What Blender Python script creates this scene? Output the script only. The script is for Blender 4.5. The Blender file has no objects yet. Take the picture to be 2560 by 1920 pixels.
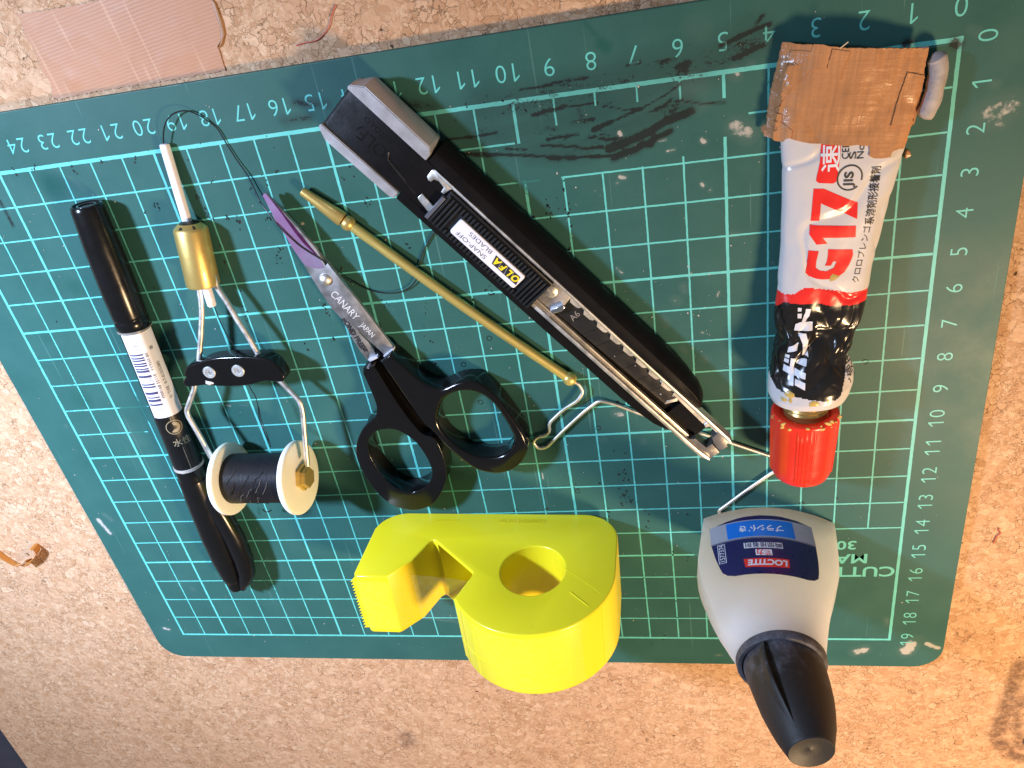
import bpy, bmesh, math, random
import numpy as np
from mathutils import Vector, Matrix, noise
random.seed(7)
S = 0.01                      # everything below is written in centimetres; 1 Blender unit = 1 m
R = math.radians
scn = bpy.context.scene
COL = scn.collection

# ---------------------------------------------------------------- camera, light, exposure
cam_d = bpy.data.cameras.new("camera")
cam = bpy.data.objects.new("camera", cam_d)
COL.objects.link(cam)
cam_d.sensor_width = 36.0
cam_d.lens = 36.0 * 1944.74 / 2560.0
cam_d.clip_start, cam_d.clip_end = 0.005, 20.0
_r = [[0.975884, -0.160033, -0.148459], [-0.060676, -0.852162, 0.519749], [-0.209688, -0.498207, -0.841321]]
_c = [-6.4374, 3.5985, 19.6132]
cam.matrix_world = Matrix(((_r[0][0], -_r[1][0], -_r[2][0], _c[0]*S), (_r[0][1], -_r[1][1], -_r[2][1], _c[1]*S),
                           (_r[0][2], -_r[1][2], -_r[2][2], _c[2]*S), (0, 0, 0, 1)))
scn.camera = cam

world = bpy.data.worlds.new("World")
scn.world = world
world.use_nodes = True
bg = world.node_tree.nodes["Background"]
bg.inputs[0].default_value = (0.92, 0.95, 1.0, 1)
bg.inputs[1].default_value = 0.17

def area_lamp(name, loc, target, size, watts, colour):
    d = bpy.data.lights.new(name, 'AREA')
    d.shape = 'DISK'; d.size = size*S; d.energy = watts; d.color = colour
    o = bpy.data.objects.new(name, d); COL.objects.link(o)
    o.location = Vector(loc)*S
    o.rotation_euler = (Vector(target)-Vector(loc)).to_track_quat('-Z', 'Y').to_euler()
    return o
cool = area_lamp("cool_lamp", (-37, 9, 25), (-27, -20, 0), 4.0, 1.55, (0.56, 0.71, 1.0))
cool.data.spread = R(108)
area_lamp("warm_lamp", (17, -28, 31), (-8, -9, 0), 7.0, 2.75, (1.0, 0.67, 0.36))

scn.view_settings.view_transform = 'Standard'
scn.view_settings.look = 'None'
scn.view_settings.exposure = 0.0
scn.view_settings.gamma = 1.0
scn.cycles.use_denoising = True
scn.cycles.max_bounces = 10
scn.cycles.transparent_max_bounces = 16

# ---------------------------------------------------------------- helpers
def thing(name, label, cat, loc=(0, 0, 0), rotz=0.0, group=None):
    o = bpy.data.objects.new(name, None); COL.objects.link(o)
    o.empty_display_size = 0.01
    o.location = Vector(loc)*S; o.rotation_euler = (0, 0, rotz)
    o["label"] = label; o["category"] = cat
    if group: o["group"] = group
    o["_m"] = 1
    return o

def tag(o, label, cat, group=None):
    o["label"] = label; o["category"] = cat
    if group: o["group"] = group
    return o

def inv_of(parent):
    chain = []
    p = parent
    M = Matrix.Identity(4)
    while p is not None:
        m = Matrix.Translation(p.location) @ p.rotation_euler.to_matrix().to_4x4()
        M = m @ M
        p = p.parent
    return M.inverted()

def add(name, verts, faces, mats, parent=None, local=False, smooth=True, fmat=None, autosmooth=40, label=None, kind=None):
    """one mesh object; verts in cm, world coordinates unless local"""
    me = bpy.data.meshes.new(name)
    V = [Vector(v)*S for v in verts]
    if parent is not None and not local:
        Mi = inv_of(parent)
        V = [Mi @ v for v in V]
    me.from_pydata([tuple(v) for v in V], [], faces)
    if not isinstance(mats, (list, tuple)): mats = [mats]
    for m in mats: me.materials.append(m)
    if fmat is not None:
        me.polygons.foreach_set("material_index", fmat)
    me.validate(); me.update()
    if smooth:
        me.polygons.foreach_set("use_smooth", [True]*len(me.polygons))
        if autosmooth:
            me.set_sharp_from_angle(angle=R(autosmooth))
    o = bpy.data.objects.new(name, me); COL.objects.link(o)
    if parent is not None: o.parent = parent
    if label: o["label"] = label
    if kind: o["kind"] = kind
    return o

def bm_out(bm):
    bm.verts.index_update()
    v = [tuple(x.co) for x in bm.verts]
    f = [[y.index for y in x.verts] for x in bm.faces]
    bm.free()
    return v, f

def join(*parts):
    V, F = [], []
    for v, f in parts:
        k = len(V); V += list(v); F += [[i+k for i in q] for q in f]
    return V, F

def area2(p):
    return sum(p[i][0]*p[(i+1) % len(p)][1]-p[(i+1) % len(p)][0]*p[i][1] for i in range(len(p)))

def prism(poly, z0, z1, bev=0.0, seg=3, bottom=False, holes=()):
    """upright prism over a plan outline, edges of its rim rounded; holes are cut through"""
    if area2(poly) < 0: poly = poly[::-1]
    bm = bmesh.new()
    def loop(p, z): return [bm.verts.new((q[0], q[1], z)) for q in p]
    loops = [poly]+[h if area2(h) < 0 else h[::-1] for h in holes]
    top, bot, ed = [], [], []
    for p in loops:
        a, b = loop(p, z0), loop(p, z1)
        n = len(p)
        for i in range(n):
            bm.faces.new((a[i], a[(i+1) % n], b[(i+1) % n], b[i]))
        bot.append(a); top.append(b)
    for lp, up in ((top, 1), (bot, -1)):
        es = [bm.edges.get((l[i], l[(i+1) % len(l)])) for l in lp for i in range(len(l))]
        g = bmesh.ops.triangle_fill(bm, use_beauty=True, use_dissolve=False, edges=es)
        fs = [f for f in g['geom'] if isinstance(f, bmesh.types.BMFace)]
        for f in fs:
            f.normal_update()
            if f.normal.z*up < 0: f.normal_flip()
        bmesh.ops.dissolve_limit(bm, angle_limit=0.01, verts=list({v for f in fs for v in f.verts}), edges=list({e for f in fs for e in f.edges if all(x in fs for x in e.link_faces)}))
    if bev:
        es = [e for e in bm.edges if len(e.link_faces) == 2 and abs(e.verts[0].co.z-e.verts[1].co.z) < 1e-6
              and (e.verts[0].co.z > (z0+z1)/2 or bottom) and any(abs(f.normal.z) < .5 for f in e.link_faces)]
        bmesh.ops.recalc_face_normals(bm, faces=bm.faces)
        bmesh.ops.bevel(bm, geom=es, offset=bev, segments=seg, profile=0.5, affect='EDGES', clamp_overlap=True)
    return bm_out(bm)

def box(x0, x1, y0, y1, z0, z1, bev=0.0):
    return prism([(x0, y0), (x1, y0), (x1, y1), (x0, y1)], z0, z1, bev)

def cr(pts, n=6, closed=False):
    """Catmull-Rom through points"""
    P = [np.array(p, float) for p in pts]
    out = []
    m = len(P)
    for i in range(m if closed else m-1):
        if closed: a, b, c, d = P[i-1], P[i], P[(i+1) % m], P[(i+2) % m]
        else: a, b, c, d = P[max(i-1, 0)], P[i], P[i+1], P[min(i+2, m-1)]
        for k in range(n):
            t = k/n
            out.append(tuple(.5*((2*b)+(-a+c)*t+(2*a-5*b+4*c-d)*t*t+(-a+3*b-3*c+d)*t**3)))
    if not closed: out.append(tuple(P[-1]))
    return out

def fillet(pts, r, n=5):
    """polyline in 3-D with its bends rounded"""
    P = [Vector(p) for p in pts]; out = [P[0]]
    for i in range(1, len(P)-1):
        a, b = (P[i-1]-P[i]), (P[i+1]-P[i])
        d = min(r, a.length*.45, b.length*.45)
        p, q = P[i]+a.normalized()*d, P[i]+b.normalized()*d
        for k in range(n+1):
            t = k/n
            out.append(p*(1-t)**2+P[i]*2*t*(1-t)+q*t*t)
    out.append(P[-1])
    return [tuple(p) for p in out]

def sweep(path, rad, n=10, cap=True, sq=None):
    P = [Vector(p) for p in path]
    if not hasattr(rad, '__len__'): rad = [rad]*len(P)
    V, F = [], []
    t0 = (P[1]-P[0]).normalized()
    u = t0.orthogonal().normalized()
    for i, p in enumerate(P):
        t = (P[min(i+1, len(P)-1)]-P[max(i-1, 0)]).normalized()
        u = (u-t*u.dot(t)).normalized(); w = t.cross(u)
        for k in range(n):
            a = 2*math.pi*k/n
            V.append(tuple(p+u*math.cos(a)*rad[i]+w*math.sin(a)*rad[i]))
    for i in range(len(P)-1):
        for k in range(n):
            F.append([i*n+k, i*n+(k+1) % n, (i+1)*n+(k+1) % n, (i+1)*n+k])
    if cap:
        F.append(list(range(n))[::-1]); F.append([(len(P)-1)*n+k for k in range(n)])
    return V, F

def lathe(a, b, prof, n=40, capa=True, capb=True, rfun=None):
    """turned body along a->b; prof = [(distance along, radius)]"""
    a, b = Vector(a), Vector(b)
    t = (b-a).normalized()
    up = Vector((0, 0, 1)) if abs(t.z) < .9 else Vector((0, 1, 0))
    w = t.cross(up).normalized(); u = w.cross(t).normalized()
    V, F = [], []
    for s, r in prof:
        for k in range(n):
            q = 2*math.pi*k/n
            rr = r*(rfun(q, s) if rfun else 1)
            V.append(tuple(a+t*s+u*math.cos(q)*rr+w*math.sin(q)*rr))
    m = len(prof)
    for i in range(m-1):
        for k in range(n):
            F.append([i*n+(k+1) % n, i*n+k, (i+1)*n+k, (i+1)*n+(k+1) % n])
    if capa: F.append(list(range(n)))
    if capb: F.append([(m-1)*n+k for k in range(n)][::-1])
    return V, F

def text_mesh(body, size, bold=0.0, cell=None, align='CENTER', xscale=1.0):
    c = bpy.data.curves.new("lettering", "FONT")
    c.body = body; c.size = size; c.align_x = align; c.align_y = 'CENTER'; c.offset = bold; c.resolution_u = 4
    o = bpy.data.objects.new("lettering", c); COL.objects.link(o)
    dg = bpy.context.evaluated_depsgraph_get(); dg.update()
    me = bpy.data.meshes.new_from_object(o.evaluated_get(dg))
    bm = bmesh.new(); bm.from_mesh(me)
    bpy.data.objects.remove(o); bpy.data.curves.remove(c); bpy.data.meshes.remove(me)
    if bm.verts:   # centre it in height on its own outline
        ys = [v.co.y for v in bm.verts]
        m = (min(ys)+max(ys))/2
        for v in bm.verts: v.co.y -= m; v.co.x *= xscale; v.co.z = 0
    return refine(bm, cell)

def refine(bm, cell):
    if cell:
        bmesh.ops.triangulate(bm, faces=bm.faces)
        for _ in range(6):
            es = [e for e in bm.edges if e.calc_length() > cell]
            if not es: break
            bmesh.ops.subdivide_edges(bm, edges=es, cuts=1)
            bmesh.ops.triangulate(bm, faces=[f for f in bm.faces if len(f.verts) > 3])
    bm.normal_update()
    for f in bm.faces:
        if f.normal.z < 0: f.normal_flip()
    return bm_out(bm)

def flat_poly(poly, cell=None, holes=()):
    bm = bmesh.new()
    es = []
    for p in [poly]+list(holes):
        l = [bm.verts.new((q[0], q[1], 0)) for q in p]
        es += [bm.edges.new((l[i], l[(i+1) % len(l)])) for i in range(len(l))]
    bmesh.ops.triangle_fill(bm, use_beauty=True, edges=es)
    return refine(bm, cell)

def mapped(vf, fn):
    v, f = vf
    return [fn(p[0], p[1]) for p in v], f

def rect(x0, y0, x1, y1): return [(x0, y0), (x1, y0), (x1, y1), (x0, y1)]

def rrect(x0, y0, x1, y1, r, n=5):
    o = []
    for cx, cy, a in ((x1-r, y0+r, -90), (x1-r, y1-r, 0), (x0+r, y1-r, 90), (x0+r, y0+r, 180)):
        for k in range(n+1):
            q = R(a+90*k/n); o.append((cx+r*math.cos(q), cy+r*math.sin(q)))
    return o

def nz(x, y, z=0.0, sc=1.0): return noise.noise(Vector((x*sc, y*sc, z*sc)))

# ---------------------------------------------------------------- materials
class NT:
    def __init__(s, name):
        s.m = bpy.data.materials.new(name); s.m.use_nodes = True
        s.t = s.m.node_tree; s.b = s.t.nodes["Principled BSDF"]
        s.tc = None
    def n(s, typ, **k):
        q = s.t.nodes.new(typ)
        for a, v in k.items(): setattr(q, a, v)
        return q
    def l(s, a, b): s.t.links.new(a, b)
    def obj(s):
        if not s.tc: s.tc = s.n("ShaderNodeTexCoord")
        return s.tc.outputs["Object"]
    def noise(s, scale, detail=4, rough=.6, vec=None, dist=0.0):
        q = s.n("ShaderNodeTexNoise"); q.inputs["Scale"].default_value = scale
        q.inputs["Detail"].default_value = detail; q.inputs["Roughness"].default_value = rough; q.inputs["Distortion"].default_value = dist
        s.l(vec if vec is not None else s.obj(), q.inputs["Vector"]); return q
    def vor(s, scale, vec=None, feature='F1', rnd=1.0):
        q = s.n("ShaderNodeTexVoronoi", feature=feature); q.inputs["Scale"].default_value = scale
        q.inputs["Randomness"].default_value = rnd
        s.l(vec if vec is not None else s.obj(), q.inputs["Vector"]); return q
    def ramp(s, fac, stops, interp='LINEAR'):
        q = s.n("ShaderNodeValToRGB"); r = q.color_ramp; r.interpolation = interp
        while len(r.elements) < len(stops): r.elements.new(.5)
        for e, (p, c) in zip(r.elements, stops):
            e.position = p; e.color = (*c, 1) if len(c) == 3 else c
        s.l(fac, q.inputs["Fac"]); return q.outputs["Color"]
    def val(s, fac, a, b, lo=0.0, hi=1.0):
        q = s.n("ShaderNodeMapRange"); q.inputs[1].default_value = a; q.inputs[2].default_value = b
        q.inputs[3].default_value = lo; q.inputs[4].default_value = hi
        s.l(fac, q.inputs[0]); return q.outputs[0]
    def mix(s, fac, a, b, blend='MIX'):
        q = s.n("ShaderNodeMix", data_type='RGBA', blend_type=blend)
        for sock, v in ((q.inputs["Factor"], fac), (q.inputs["A"], a), (q.inputs["B"], b)):
            pass
        fi, ai, bi = q.inputs[0], q.inputs[6], q.inputs[7]
        for sock, v in ((fi, fac), (ai, a), (bi, b)):
            if isinstance(v, (int, float)): sock.default_value = v
            elif isinstance(v, tuple): sock.default_value = (*v, 1) if len(v) == 3 else v
            else: s.l(v, sock)
        return q.outputs[2]
    def math(s, op, a, b=0.0):
        q = s.n("ShaderNodeMath", operation=op)
        for sock, v in ((q.inputs[0], a), (q.inputs[1], b)):
            if isinstance(v, (int, float)): sock.default_value = v
            else: s.l(v, sock)
        return q.outputs[0]
    def bump(s, h, strength=.3, dist=0.0003, nrm=None):
        q = s.n("ShaderNodeBump"); q.inputs["Strength"].default_value = strength; q.inputs["Distance"].default_value = dist
        s.l(h, q.inputs["Height"])
        if nrm is not None: s.l(nrm, q.inputs["Normal"])
        s.l(q.outputs[0], s.b.inputs["Normal"]); return q.outputs[0]
    def mapping(s, scale=(1, 1, 1), rot=(0, 0, 0), vec=None):
        q = s.n("ShaderNodeMapping"); q.inputs["Scale"].default_value = scale; q.inputs["Rotation"].default_value = rot
        s.l(vec if vec is not None else s.obj(), q.inputs["Vector"]); return q.outputs[0]
    def attr(s, name):
        q = s.n("ShaderNodeAttribute", attribute_name=name); return q
    def set(s, **k):
        names = dict(col="Base Color", rough="Roughness", metal="Metallic", trans="Transmission Weight", ior="IOR", sss="Subsurface Weight",
                     sssr="Subsurface Radius", ssss="Subsurface Scale", coat="Coat Weight", coatr="Coat Roughness", spec="Specular IOR Level", alpha="Alpha", aniso="Anisotropic")
        for a, v in k.items():
            i = s.b.inputs[names[a]]
            if isinstance(v, tuple): i.default_value = (*v, 1) if (len(v) == 3 and i.type == 'RGBA') else v
            elif isinstance(v, (int, float)): i.default_value = v
            else: s.l(v, i)
        return s

def plain(name, col, rough=.5, metal=0.0, var=.12, bscale=900, bstr=.08, scr=0.0, **k):
    """worn everyday surface: slight tone drift, fine relief, uneven gloss"""
    m = NT(name)
    a = m.noise(120, 5)
    lo = tuple(c*(1-var) for c in col); hi = tuple(min(1, c*(1+var)) for c in col)
    m.set(col=m.ramp(a.outputs["Fac"], [(.3, lo), (.7, hi)]), metal=metal, **k)
    r = m.noise(260, 5)
    m.set(rough=m.val(r.outputs["Fac"], .3, .7, max(.02, rough*.75), min(1, rough*1.25)))
    m.bump(m.noise(bscale, 3).outputs["Fac"], bstr, .0002)
    return m.m
# ---------------------------------------------------------------- table, cork board, cutting mat
ZC = -0.24                    # top of the cork; the mat lies on it, its face is z = 0

def cork_material():
    m = NT("cork")
    v = m.obj()
    wob = m.noise(150, 4, vec=v)
    q = m.n("ShaderNodeVectorMath", operation='MULTIPLY_ADD')
    m.l(wob.outputs["Color"], q.inputs[0]); q.inputs[1].default_value = (.0065,)*3; m.l(v, q.inputs[2])
    vv = q.outputs[0]
    big = m.vor(400, vv); bige = m.vor(400, vv, 'DISTANCE_TO_EDGE')
    sml = m.vor(860, vv); smle = m.vor(860, vv, 'DISTANCE_TO_EDGE')
    pick = m.noise(140, 2, vec=v)
    pk = m.val(pick.outputs["Fac"], .47, .53)
    tones = [(0, (0.437, 0.230, 0.115)), (0.16, (0.540, 0.305, 0.172)), (0.4, (0.621, 0.374, 0.224)), (0.7, (0.678, 0.431, 0.270)), (0.88, (0.759, 0.517, 0.345)), (1, (0.483, 0.265, 0.144))]
    ch = m.n("ShaderNodeSeparateColor"); m.l(big.outputs["Color"], ch.inputs[0])
    cs = m.n("ShaderNodeSeparateColor"); m.l(sml.outputs["Color"], cs.inputs[0])
    c1 = m.ramp(ch.outputs[0], tones); c2 = m.ramp(cs.outputs[0], tones)
    col = m.mix(pk, c1, c2)
    # cell structure inside each grain and its rough cut
    col = m.mix(.22, col, (.60, .385, .235))
    gr = m.noise(1500, 4, .7, vec=vv)
    col = m.mix(m.val(gr.outputs["Fac"], .3, .75, 0, .5), col, (.33, .19, .085), 'MIX')
    st = m.noise(420, 4, .65, vec=m.mapping((1, 2.2, 1), (0, 0, .5), vv))
    col = m.mix(m.val(st.outputs["Fac"], .55, .72, 0, .45), col, (.82, .64, .42))
    # dark seams, broken up
    e1 = m.val(bige.outputs["Distance"], 0.0, .05, 1, 0); e2 = m.val(smle.outputs["Distance"], 0.0, .05, 1, 0)
    e = m.n("ShaderNodeMix", data_type='FLOAT'); m.l(pk, e.inputs[0]); m.l(e1, e.inputs[2]); m.l(e2, e.inputs[3])
    brk = m.noise(190, 4, vec=v)
    ee = m.math('MULTIPLY', e.outputs[0], m.val(brk.outputs["Fac"], .42, .6, .08, 1))
    col = m.mix(m.math('MULTIPLY', ee, .8), col, (.10, .048, .022))
    pit = m.noise(330, 2, vec=v)
    p = m.val(pit.outputs["Fac"], .73, .77)
    col = m.mix(p, col, (.07, .035, .018))
    drift = m.noise(9, 3, vec=v)
    col = m.mix(m.val(drift.outputs["Fac"], .35, .7, 0, .18), col, (.5, .33, .2), 'MULTIPLY')
    stn = m.attr("stain")
    sn = m.noise(260, 5, .7, vec=v)
    sf = m.math('MULTIPLY', stn.outputs["Fac"], m.val(sn.outputs["Fac"], .3, .6))
    col = m.mix(sf, col, (.17, .10, .075))
    m.set(col=col, rough=.72, spec=.25)
    h = m.math('SUBTRACT', m.math('MULTIPLY', gr.outputs["Fac"], .5), m.math('ADD', m.math('MULTIPLY', ee, .9), p))
    h = m.math('ADD', h, m.math('MULTIPLY', ch.outputs[1], .35))
    m.bump(h, .55, .0004)
    return m.m
M_CORK = cork_material()

table_m = plain("painted_tabletop", (.035, .034, .05), .45)
v, f = box(-140, 120, -120, 90, -6.2, -1.0)
o = add("table_top", v, f, table_m, smooth=False); o["kind"] = "structure"

# cork board: its left edge shows at the photo's lower left corner
EDGE = [(-40.498, -26.318), (-40.656, -29.441)]
(ex0, ey0), (ex1, ey1) = EDGE
sl = (ex1-ex0)/(ey1-ey0)
def ex(y): return ex0+(y-ey0)*sl
bn = prism([(ex(-44), -44), (28, -44), (28, 22), (ex(22), 22)], -0.98, ZC-.001, .06)
cork = thing("cork_board", "large pale brown cork board under the green cutting mat", "cork board", (0, 0, -1))
add("board_core", *bn, M_CORK, cork)
# the surface sheet carries the dark ring stain at the photo's lower right
ring = [(4.388, -20.392), (4.239, -20.986), (4.26, -21.793), (4.209, -22.627), (4.106, -23.491), (4.126, -24.376), (4.416, -24.996), (4.857, -25.384), (5.193, -25.642)]
ring2 = [(4.658, -22.191), (4.638, -23.035), (4.666, -23.902), (4.832, -24.517), (5.006, -25.006)]
blot = [(-19.034, -26.104), (-18.916, -25.611)]
def seg_dist(P, pl):
    d = np.full(len(P), 1e9)
    for a, b in zip(pl[:-1], pl[1:]):
        a, b = np.array(a[:2]), np.array(b[:2]); ab = b-a
        t = np.clip(((P-a)@ab)/max(ab@ab, 1e-9), 0, 1)
        d = np.minimum(d, np.linalg.norm(P-(a+t[:, None]*ab), axis=1))
    return d
def sheet(x0, x1, y0, y1, step, z):
    nx, ny = int(round((x1-x0)/step))+1, int(round((y1-y0)/step))+1
    xs, ys = np.linspace(x0, x1, nx), np.linspace(y0, y1, ny)
    X, Y = np.meshgrid(xs, ys)
    V = np.c_[X.ravel(), Y.ravel(), np.full(X.size, z)]
    i = np.arange((nx-1)*(ny-1)); r, c = i//(nx-1), i % (nx-1)
    a = r*nx+c
    F = np.c_[a, a+1, a+nx+1, a+nx]
    return V, F
V, F = sheet(-6, 8, -34, -17, .12, ZC)
# stained patch, a hair proud of the board and blended by the same material
ST = np.maximum(np.clip(1-(seg_dist(V[:, :2], ring)/.34), 0, 1)**.6*.75, np.clip(1-(seg_dist(V[:, :2], ring2)/.26), 0, 1)**.6*.6)
core = cork.children[0].data
def set_attr(me, name, val):
    a = me.attributes.new(name, 'FLOAT', 'POINT')
    a.data.foreach_set("value", np.asarray(val, np.float32))

M_STAIN = NT("cork_stain_film")
_t = M_STAIN
_sa = _t.attr("stain"); _sn = _t.noise(260, 5, .7)
_t.set(col=(.15, .085, .06), rough=.7, spec=.2, alpha=_t.math('MULTIPLY', _sa.outputs["Fac"], _t.val(_sn.outputs["Fac"], .32, .6)))
keep = ST > 0
fk = keep[F].any(1)
idx = np.unique(F[fk]); remap = -np.ones(len(V), int); remap[idx] = np.arange(len(idx))
o = add("ring_stain", [tuple(x) for x in V[idx]+[0, 0, .006]], remap[F[fk]].tolist(), M_STAIN.m, cork)
set_attr(o.data, "stain", ST[idx])
V, F = sheet(blot[0][0]-1, blot[0][0]+1, blot[0][1]-1.2, blot[0][1]+1.4, .1, ZC+.006)
ST = np.clip(1-seg_dist(V[:, :2], blot)/.55, 0, 1)*.55
o = add("blot_stain", [tuple(x) for x in V], F.tolist(), M_STAIN.m, cork)
set_attr(o.data, "stain", ST)

# ---- marks on the mat: black paint smears, white glue, clear film, all by place
SM = []   # (polyline, half width, strength)
def sm(w, s, *pl): SM.append((pl, w, s))
sm(0.05, 0.95, *[(-3.984, 0.877), (-4.268, 0.818), (-4.555, 0.734), (-4.793, 0.654), (-5.06, 0.577)])
sm(0.3, 0.42, *[(-4.061, 0.638), (-4.558, 0.455), (-5.093, 0.323)])
sm(0.3, 0.4, *[(-5.094, 0.271), (-5.91, 0.226), (-6.882, 0.199), (-8.019, 0.191), (-9.195, 0.128), (-10.416, 0.007)])
sm(0.24, 0.36, *[(-5.509, 0.011), (-6.907, -0.124), (-8.351, -0.181), (-9.849, -0.24)])
sm(0.06, 0.8, *[(-4.747, 0.274), (-4.48, 0.341), (-4.269, 0.414), (-4.086, 0.464)])
sm(0.035, 0.75, *[(-9.77, 0.262), (-9.384, 0.252), (-9.027, 0.273), (-8.67, 0.321), (-8.293, 0.317), (-8.121, 0.315)])
sm(0.04, 0.7, *[(-7.171, 0.441), (-7.111, 0.486), (-6.861, 0.465)])
sm(0.05, 0.6, *[(-6.503, 0.441), (-6.311, 0.427), (-6.036, 0.429)])
sm(0.17, 0.65, *[(-5.909, 0.239), (-5.826, 0.267)])
sm(0.03, 0.7, *[(-5.983, -0.139), (-6.357, -0.335), (-6.648, -0.463), (-6.941, -0.564), (-7.442, -0.697)])
sm(0.06, 0.7, *[(-9.568, -0.378), (-9.293, -0.356), (-8.959, -0.314), (-8.716, -0.274)])
sm(0.03, 0.75, *[(-8.717, -0.28), (-8.365, -0.298), (-7.929, -0.321)])
sm(0.03, 0.7, *[(-7.82, -0.392), (-7.622, -0.447), (-7.342, -0.546), (-7.084, -0.56), (-6.825, -0.551)])
sm(0.05, 0.7, *[(-6.603, -0.642), (-6.4, -0.579), (-6.224, -0.463)])
sm(0.03, 0.75, *[(-6.113, -0.484), (-5.864, -0.539), (-5.534, -0.638), (-5.257, -0.661), (-4.982, -0.683)])
sm(0.11, 0.9, *[(-7.774, -1.413), (-7.502, -1.358), (-7.29, -1.296), (-6.752, -1.131)])
sm(0.09, 0.95, *[(-6.751, -1.116), (-6.395, -0.947), (-6.221, -0.898), (-5.962, -0.833), (-5.762, -0.769)])
sm(0.09, 0.95, *[(-7.679, -1.665), (-7.463, -1.586), (-7.132, -1.523), (-6.977, -1.423), (-6.772, -1.42), (-6.647, -1.289)])
sm(0.07, 0.9, *[(-6.53, -1.275), (-6.265, -1.178)])
sm(0.035, 0.9, *[(-9.435, -1.132), (-9.076, -1.198), (-8.54, -1.28)])
sm(0.035, 0.9, *[(-8.485, -1.325), (-8.187, -1.35), (-7.919, -1.366)])
sm(0.05, 0.9, *[(-7.744, -1.402), (-7.413, -1.354)])
sm(0.035, 0.9, *[(-11.56, -1.083), (-10.63, -1.213), (-10.019, -1.312), (-9.323, -1.434), (-8.661, -1.53), (-8.032, -1.591), (-7.644, -1.609)])
sm(0.09, 0.85, *[(-9.265, -1.456), (-9.025, -1.501)])
sm(0.08, 0.85, *[(-8.872, -1.504), (-8.662, -1.536)])
sm(0.05, 0.9, *[(-8.27, -1.562), (-8.032, -1.591)])
sm(0.03, 0.75, *[(-8.246, -1.073), (-8.014, -1.132), (-7.754, -1.208), (-7.43, -1.22), (-7.225, -1.216)])
sm(0.04, 0.75, *[(-9.266, -1.019), (-8.957, -0.983), (-8.505, -0.981)])
sm(0.05, 0.6, *[(-8.842, -1.028), (-8.655, -0.977)])
sm(0.06, 0.7, *[(-8.11, -0.914), (-7.837, -0.848), (-7.655, -0.784)])
sm(0.035, 0.7, *[(-7.655, -0.784), (-7.237, -0.667), (-6.825, -0.551)])
sm(0.09, 0.6, *[(-8.41, -0.429), (-8.349, -0.666)])
sm(0.06, 0.6, *[(-8.617, -0.675), (-8.26, -0.663), (-8.082, -0.657)])
sm(0.06, 0.6, *[(-9.255, -0.725), (-9.023, -0.798)])
sm(0.04, 0.75, *[(-11.834, -0.691), (-11.491, -0.698), (-11.191, -0.717), (-10.888, -0.712), (-10.507, -0.678)])
sm(0.13, 0.5, *[(-12.716, 0.316), (-12.392, 0.239), (-11.999, 0.134)])
sm(0.12, 0.45, *[(-16.0, 0.315), (-15.67, 0.327), (-15.31, 0.309)])
sm(0.1, 0.45, *[(-15.584, 0.713), (-14.713, 0.562)])
sm(0.04, 0.7, *[(-10.357, -1.112), (-9.847, -1.193)])
sm(0.035, 0.75, *[(-11.349, -1.137), (-10.61, -1.264)])
sm(0.05, 0.7, *[(-25.414, -0.762), (-25.393, -1.515)])
sm(0.1, 0.85, *[(-0.119, -0.046), (-0.024, -0.119)])
sm(0.1, 0.8, *[(-1.092, 0.063), (-1.031, 0.039)])
sm(0.05, 0.7, *[(-4.272, 0.924), (-4.117, 1.079)])
WH = []   # (centre line, radius, strength)
sm(0.42, 0.4, *[(-4.295, 0.596), (-5.5, 0.249), (-7.169, 0.13), (-8.919, -0.021), (-10.735, -0.066)])
sm(0.34, 0.36, *[(-6.623, -0.107), (-8.1, -0.555), (-9.922, -0.699), (-11.176, -0.749)])
sm(0.28, 0.4, *[(-5.949, -0.555), (-7.261, -0.95), (-8.485, -1.325), (-9.696, -1.236)])
sm(0.4, 0.3, *[(-12.637, 0.006), (-11.231, -0.532), (-9.801, -0.892)])
def wh(r, s, *pl): WH.append((pl, r, s))
wh(0.42, 0.7, *[(0.816, -1.709), (1.044, -1.644), (1.154, -1.595)])
wh(0.16, 0.6, *[(0.994, -1.925), (1.089, -1.97)])
wh(0.28, 0.75, *[(-4.744, -1.289), (-4.48, -1.459)])
wh(0.18, 0.7, *[(-4.757, -0.071), (-4.725, -0.091)])
wh(0.1, 0.6, *[(-4.402, 0.085), (-4.37, 0.081)])
wh(0.14, 0.5, *[(0.816, -1.05), (0.833, -1.068)])
wh(0.12, 0.5, *[(0.199, 0.171), (0.355, 0.062)])
wh(0.4, 0.22, *[(1.034, -0.152), (1.093, -0.366)])
wh(0.34, 0.45, *[(-5.796, -0.273), (-5.601, -0.245)])
wh(0.09, 0.95, *[(-7.492, -1.08), (-7.466, -1.127)])
wh(0.1, 0.95, *[(-5.538, -1.501), (-5.482, -1.537)])
wh(0.06, 0.8, *[(-6.38, -1.66), (-6.205, -1.637)])
wh(0.05, 0.8, *[(-6.566, -1.387), (-6.392, -1.379)])
wh(0.22, 0.8, *[(-4.773, -1.268), (-4.497, -1.417)])
wh(0.2, 0.4, *[(-5.593, -0.741), (-5.48, -0.7)])
wh(0.3, 0.3, *[(-5.629, 1.041), (-5.499, 0.971)])
wh(0.09, 0.85, *[(-7.575, -2.165), (-7.457, -2.195)])
wh(0.08, 0.9, *[(-5.592, -2.567), (-5.55, -2.618)])
wh(0.06, 0.7, *[(-7.679, -2.308), (-7.649, -2.311)])
wh(0.06, 0.8, *[(-5.394, -2.744), (-5.38, -2.761)])
wh(0.3, 1.0, *[(0.588, -19.564), (0.699, -19.273)])
wh(0.25, 0.45, *[(0.77, -19.058), (0.899, -18.986)])
wh(0.13, 1.0, *[(1.188, -19.195), (1.568, -19.404)])
wh(0.25, 0.8, *[(-1.025, -19.664), (-0.753, -19.513)])
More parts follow.
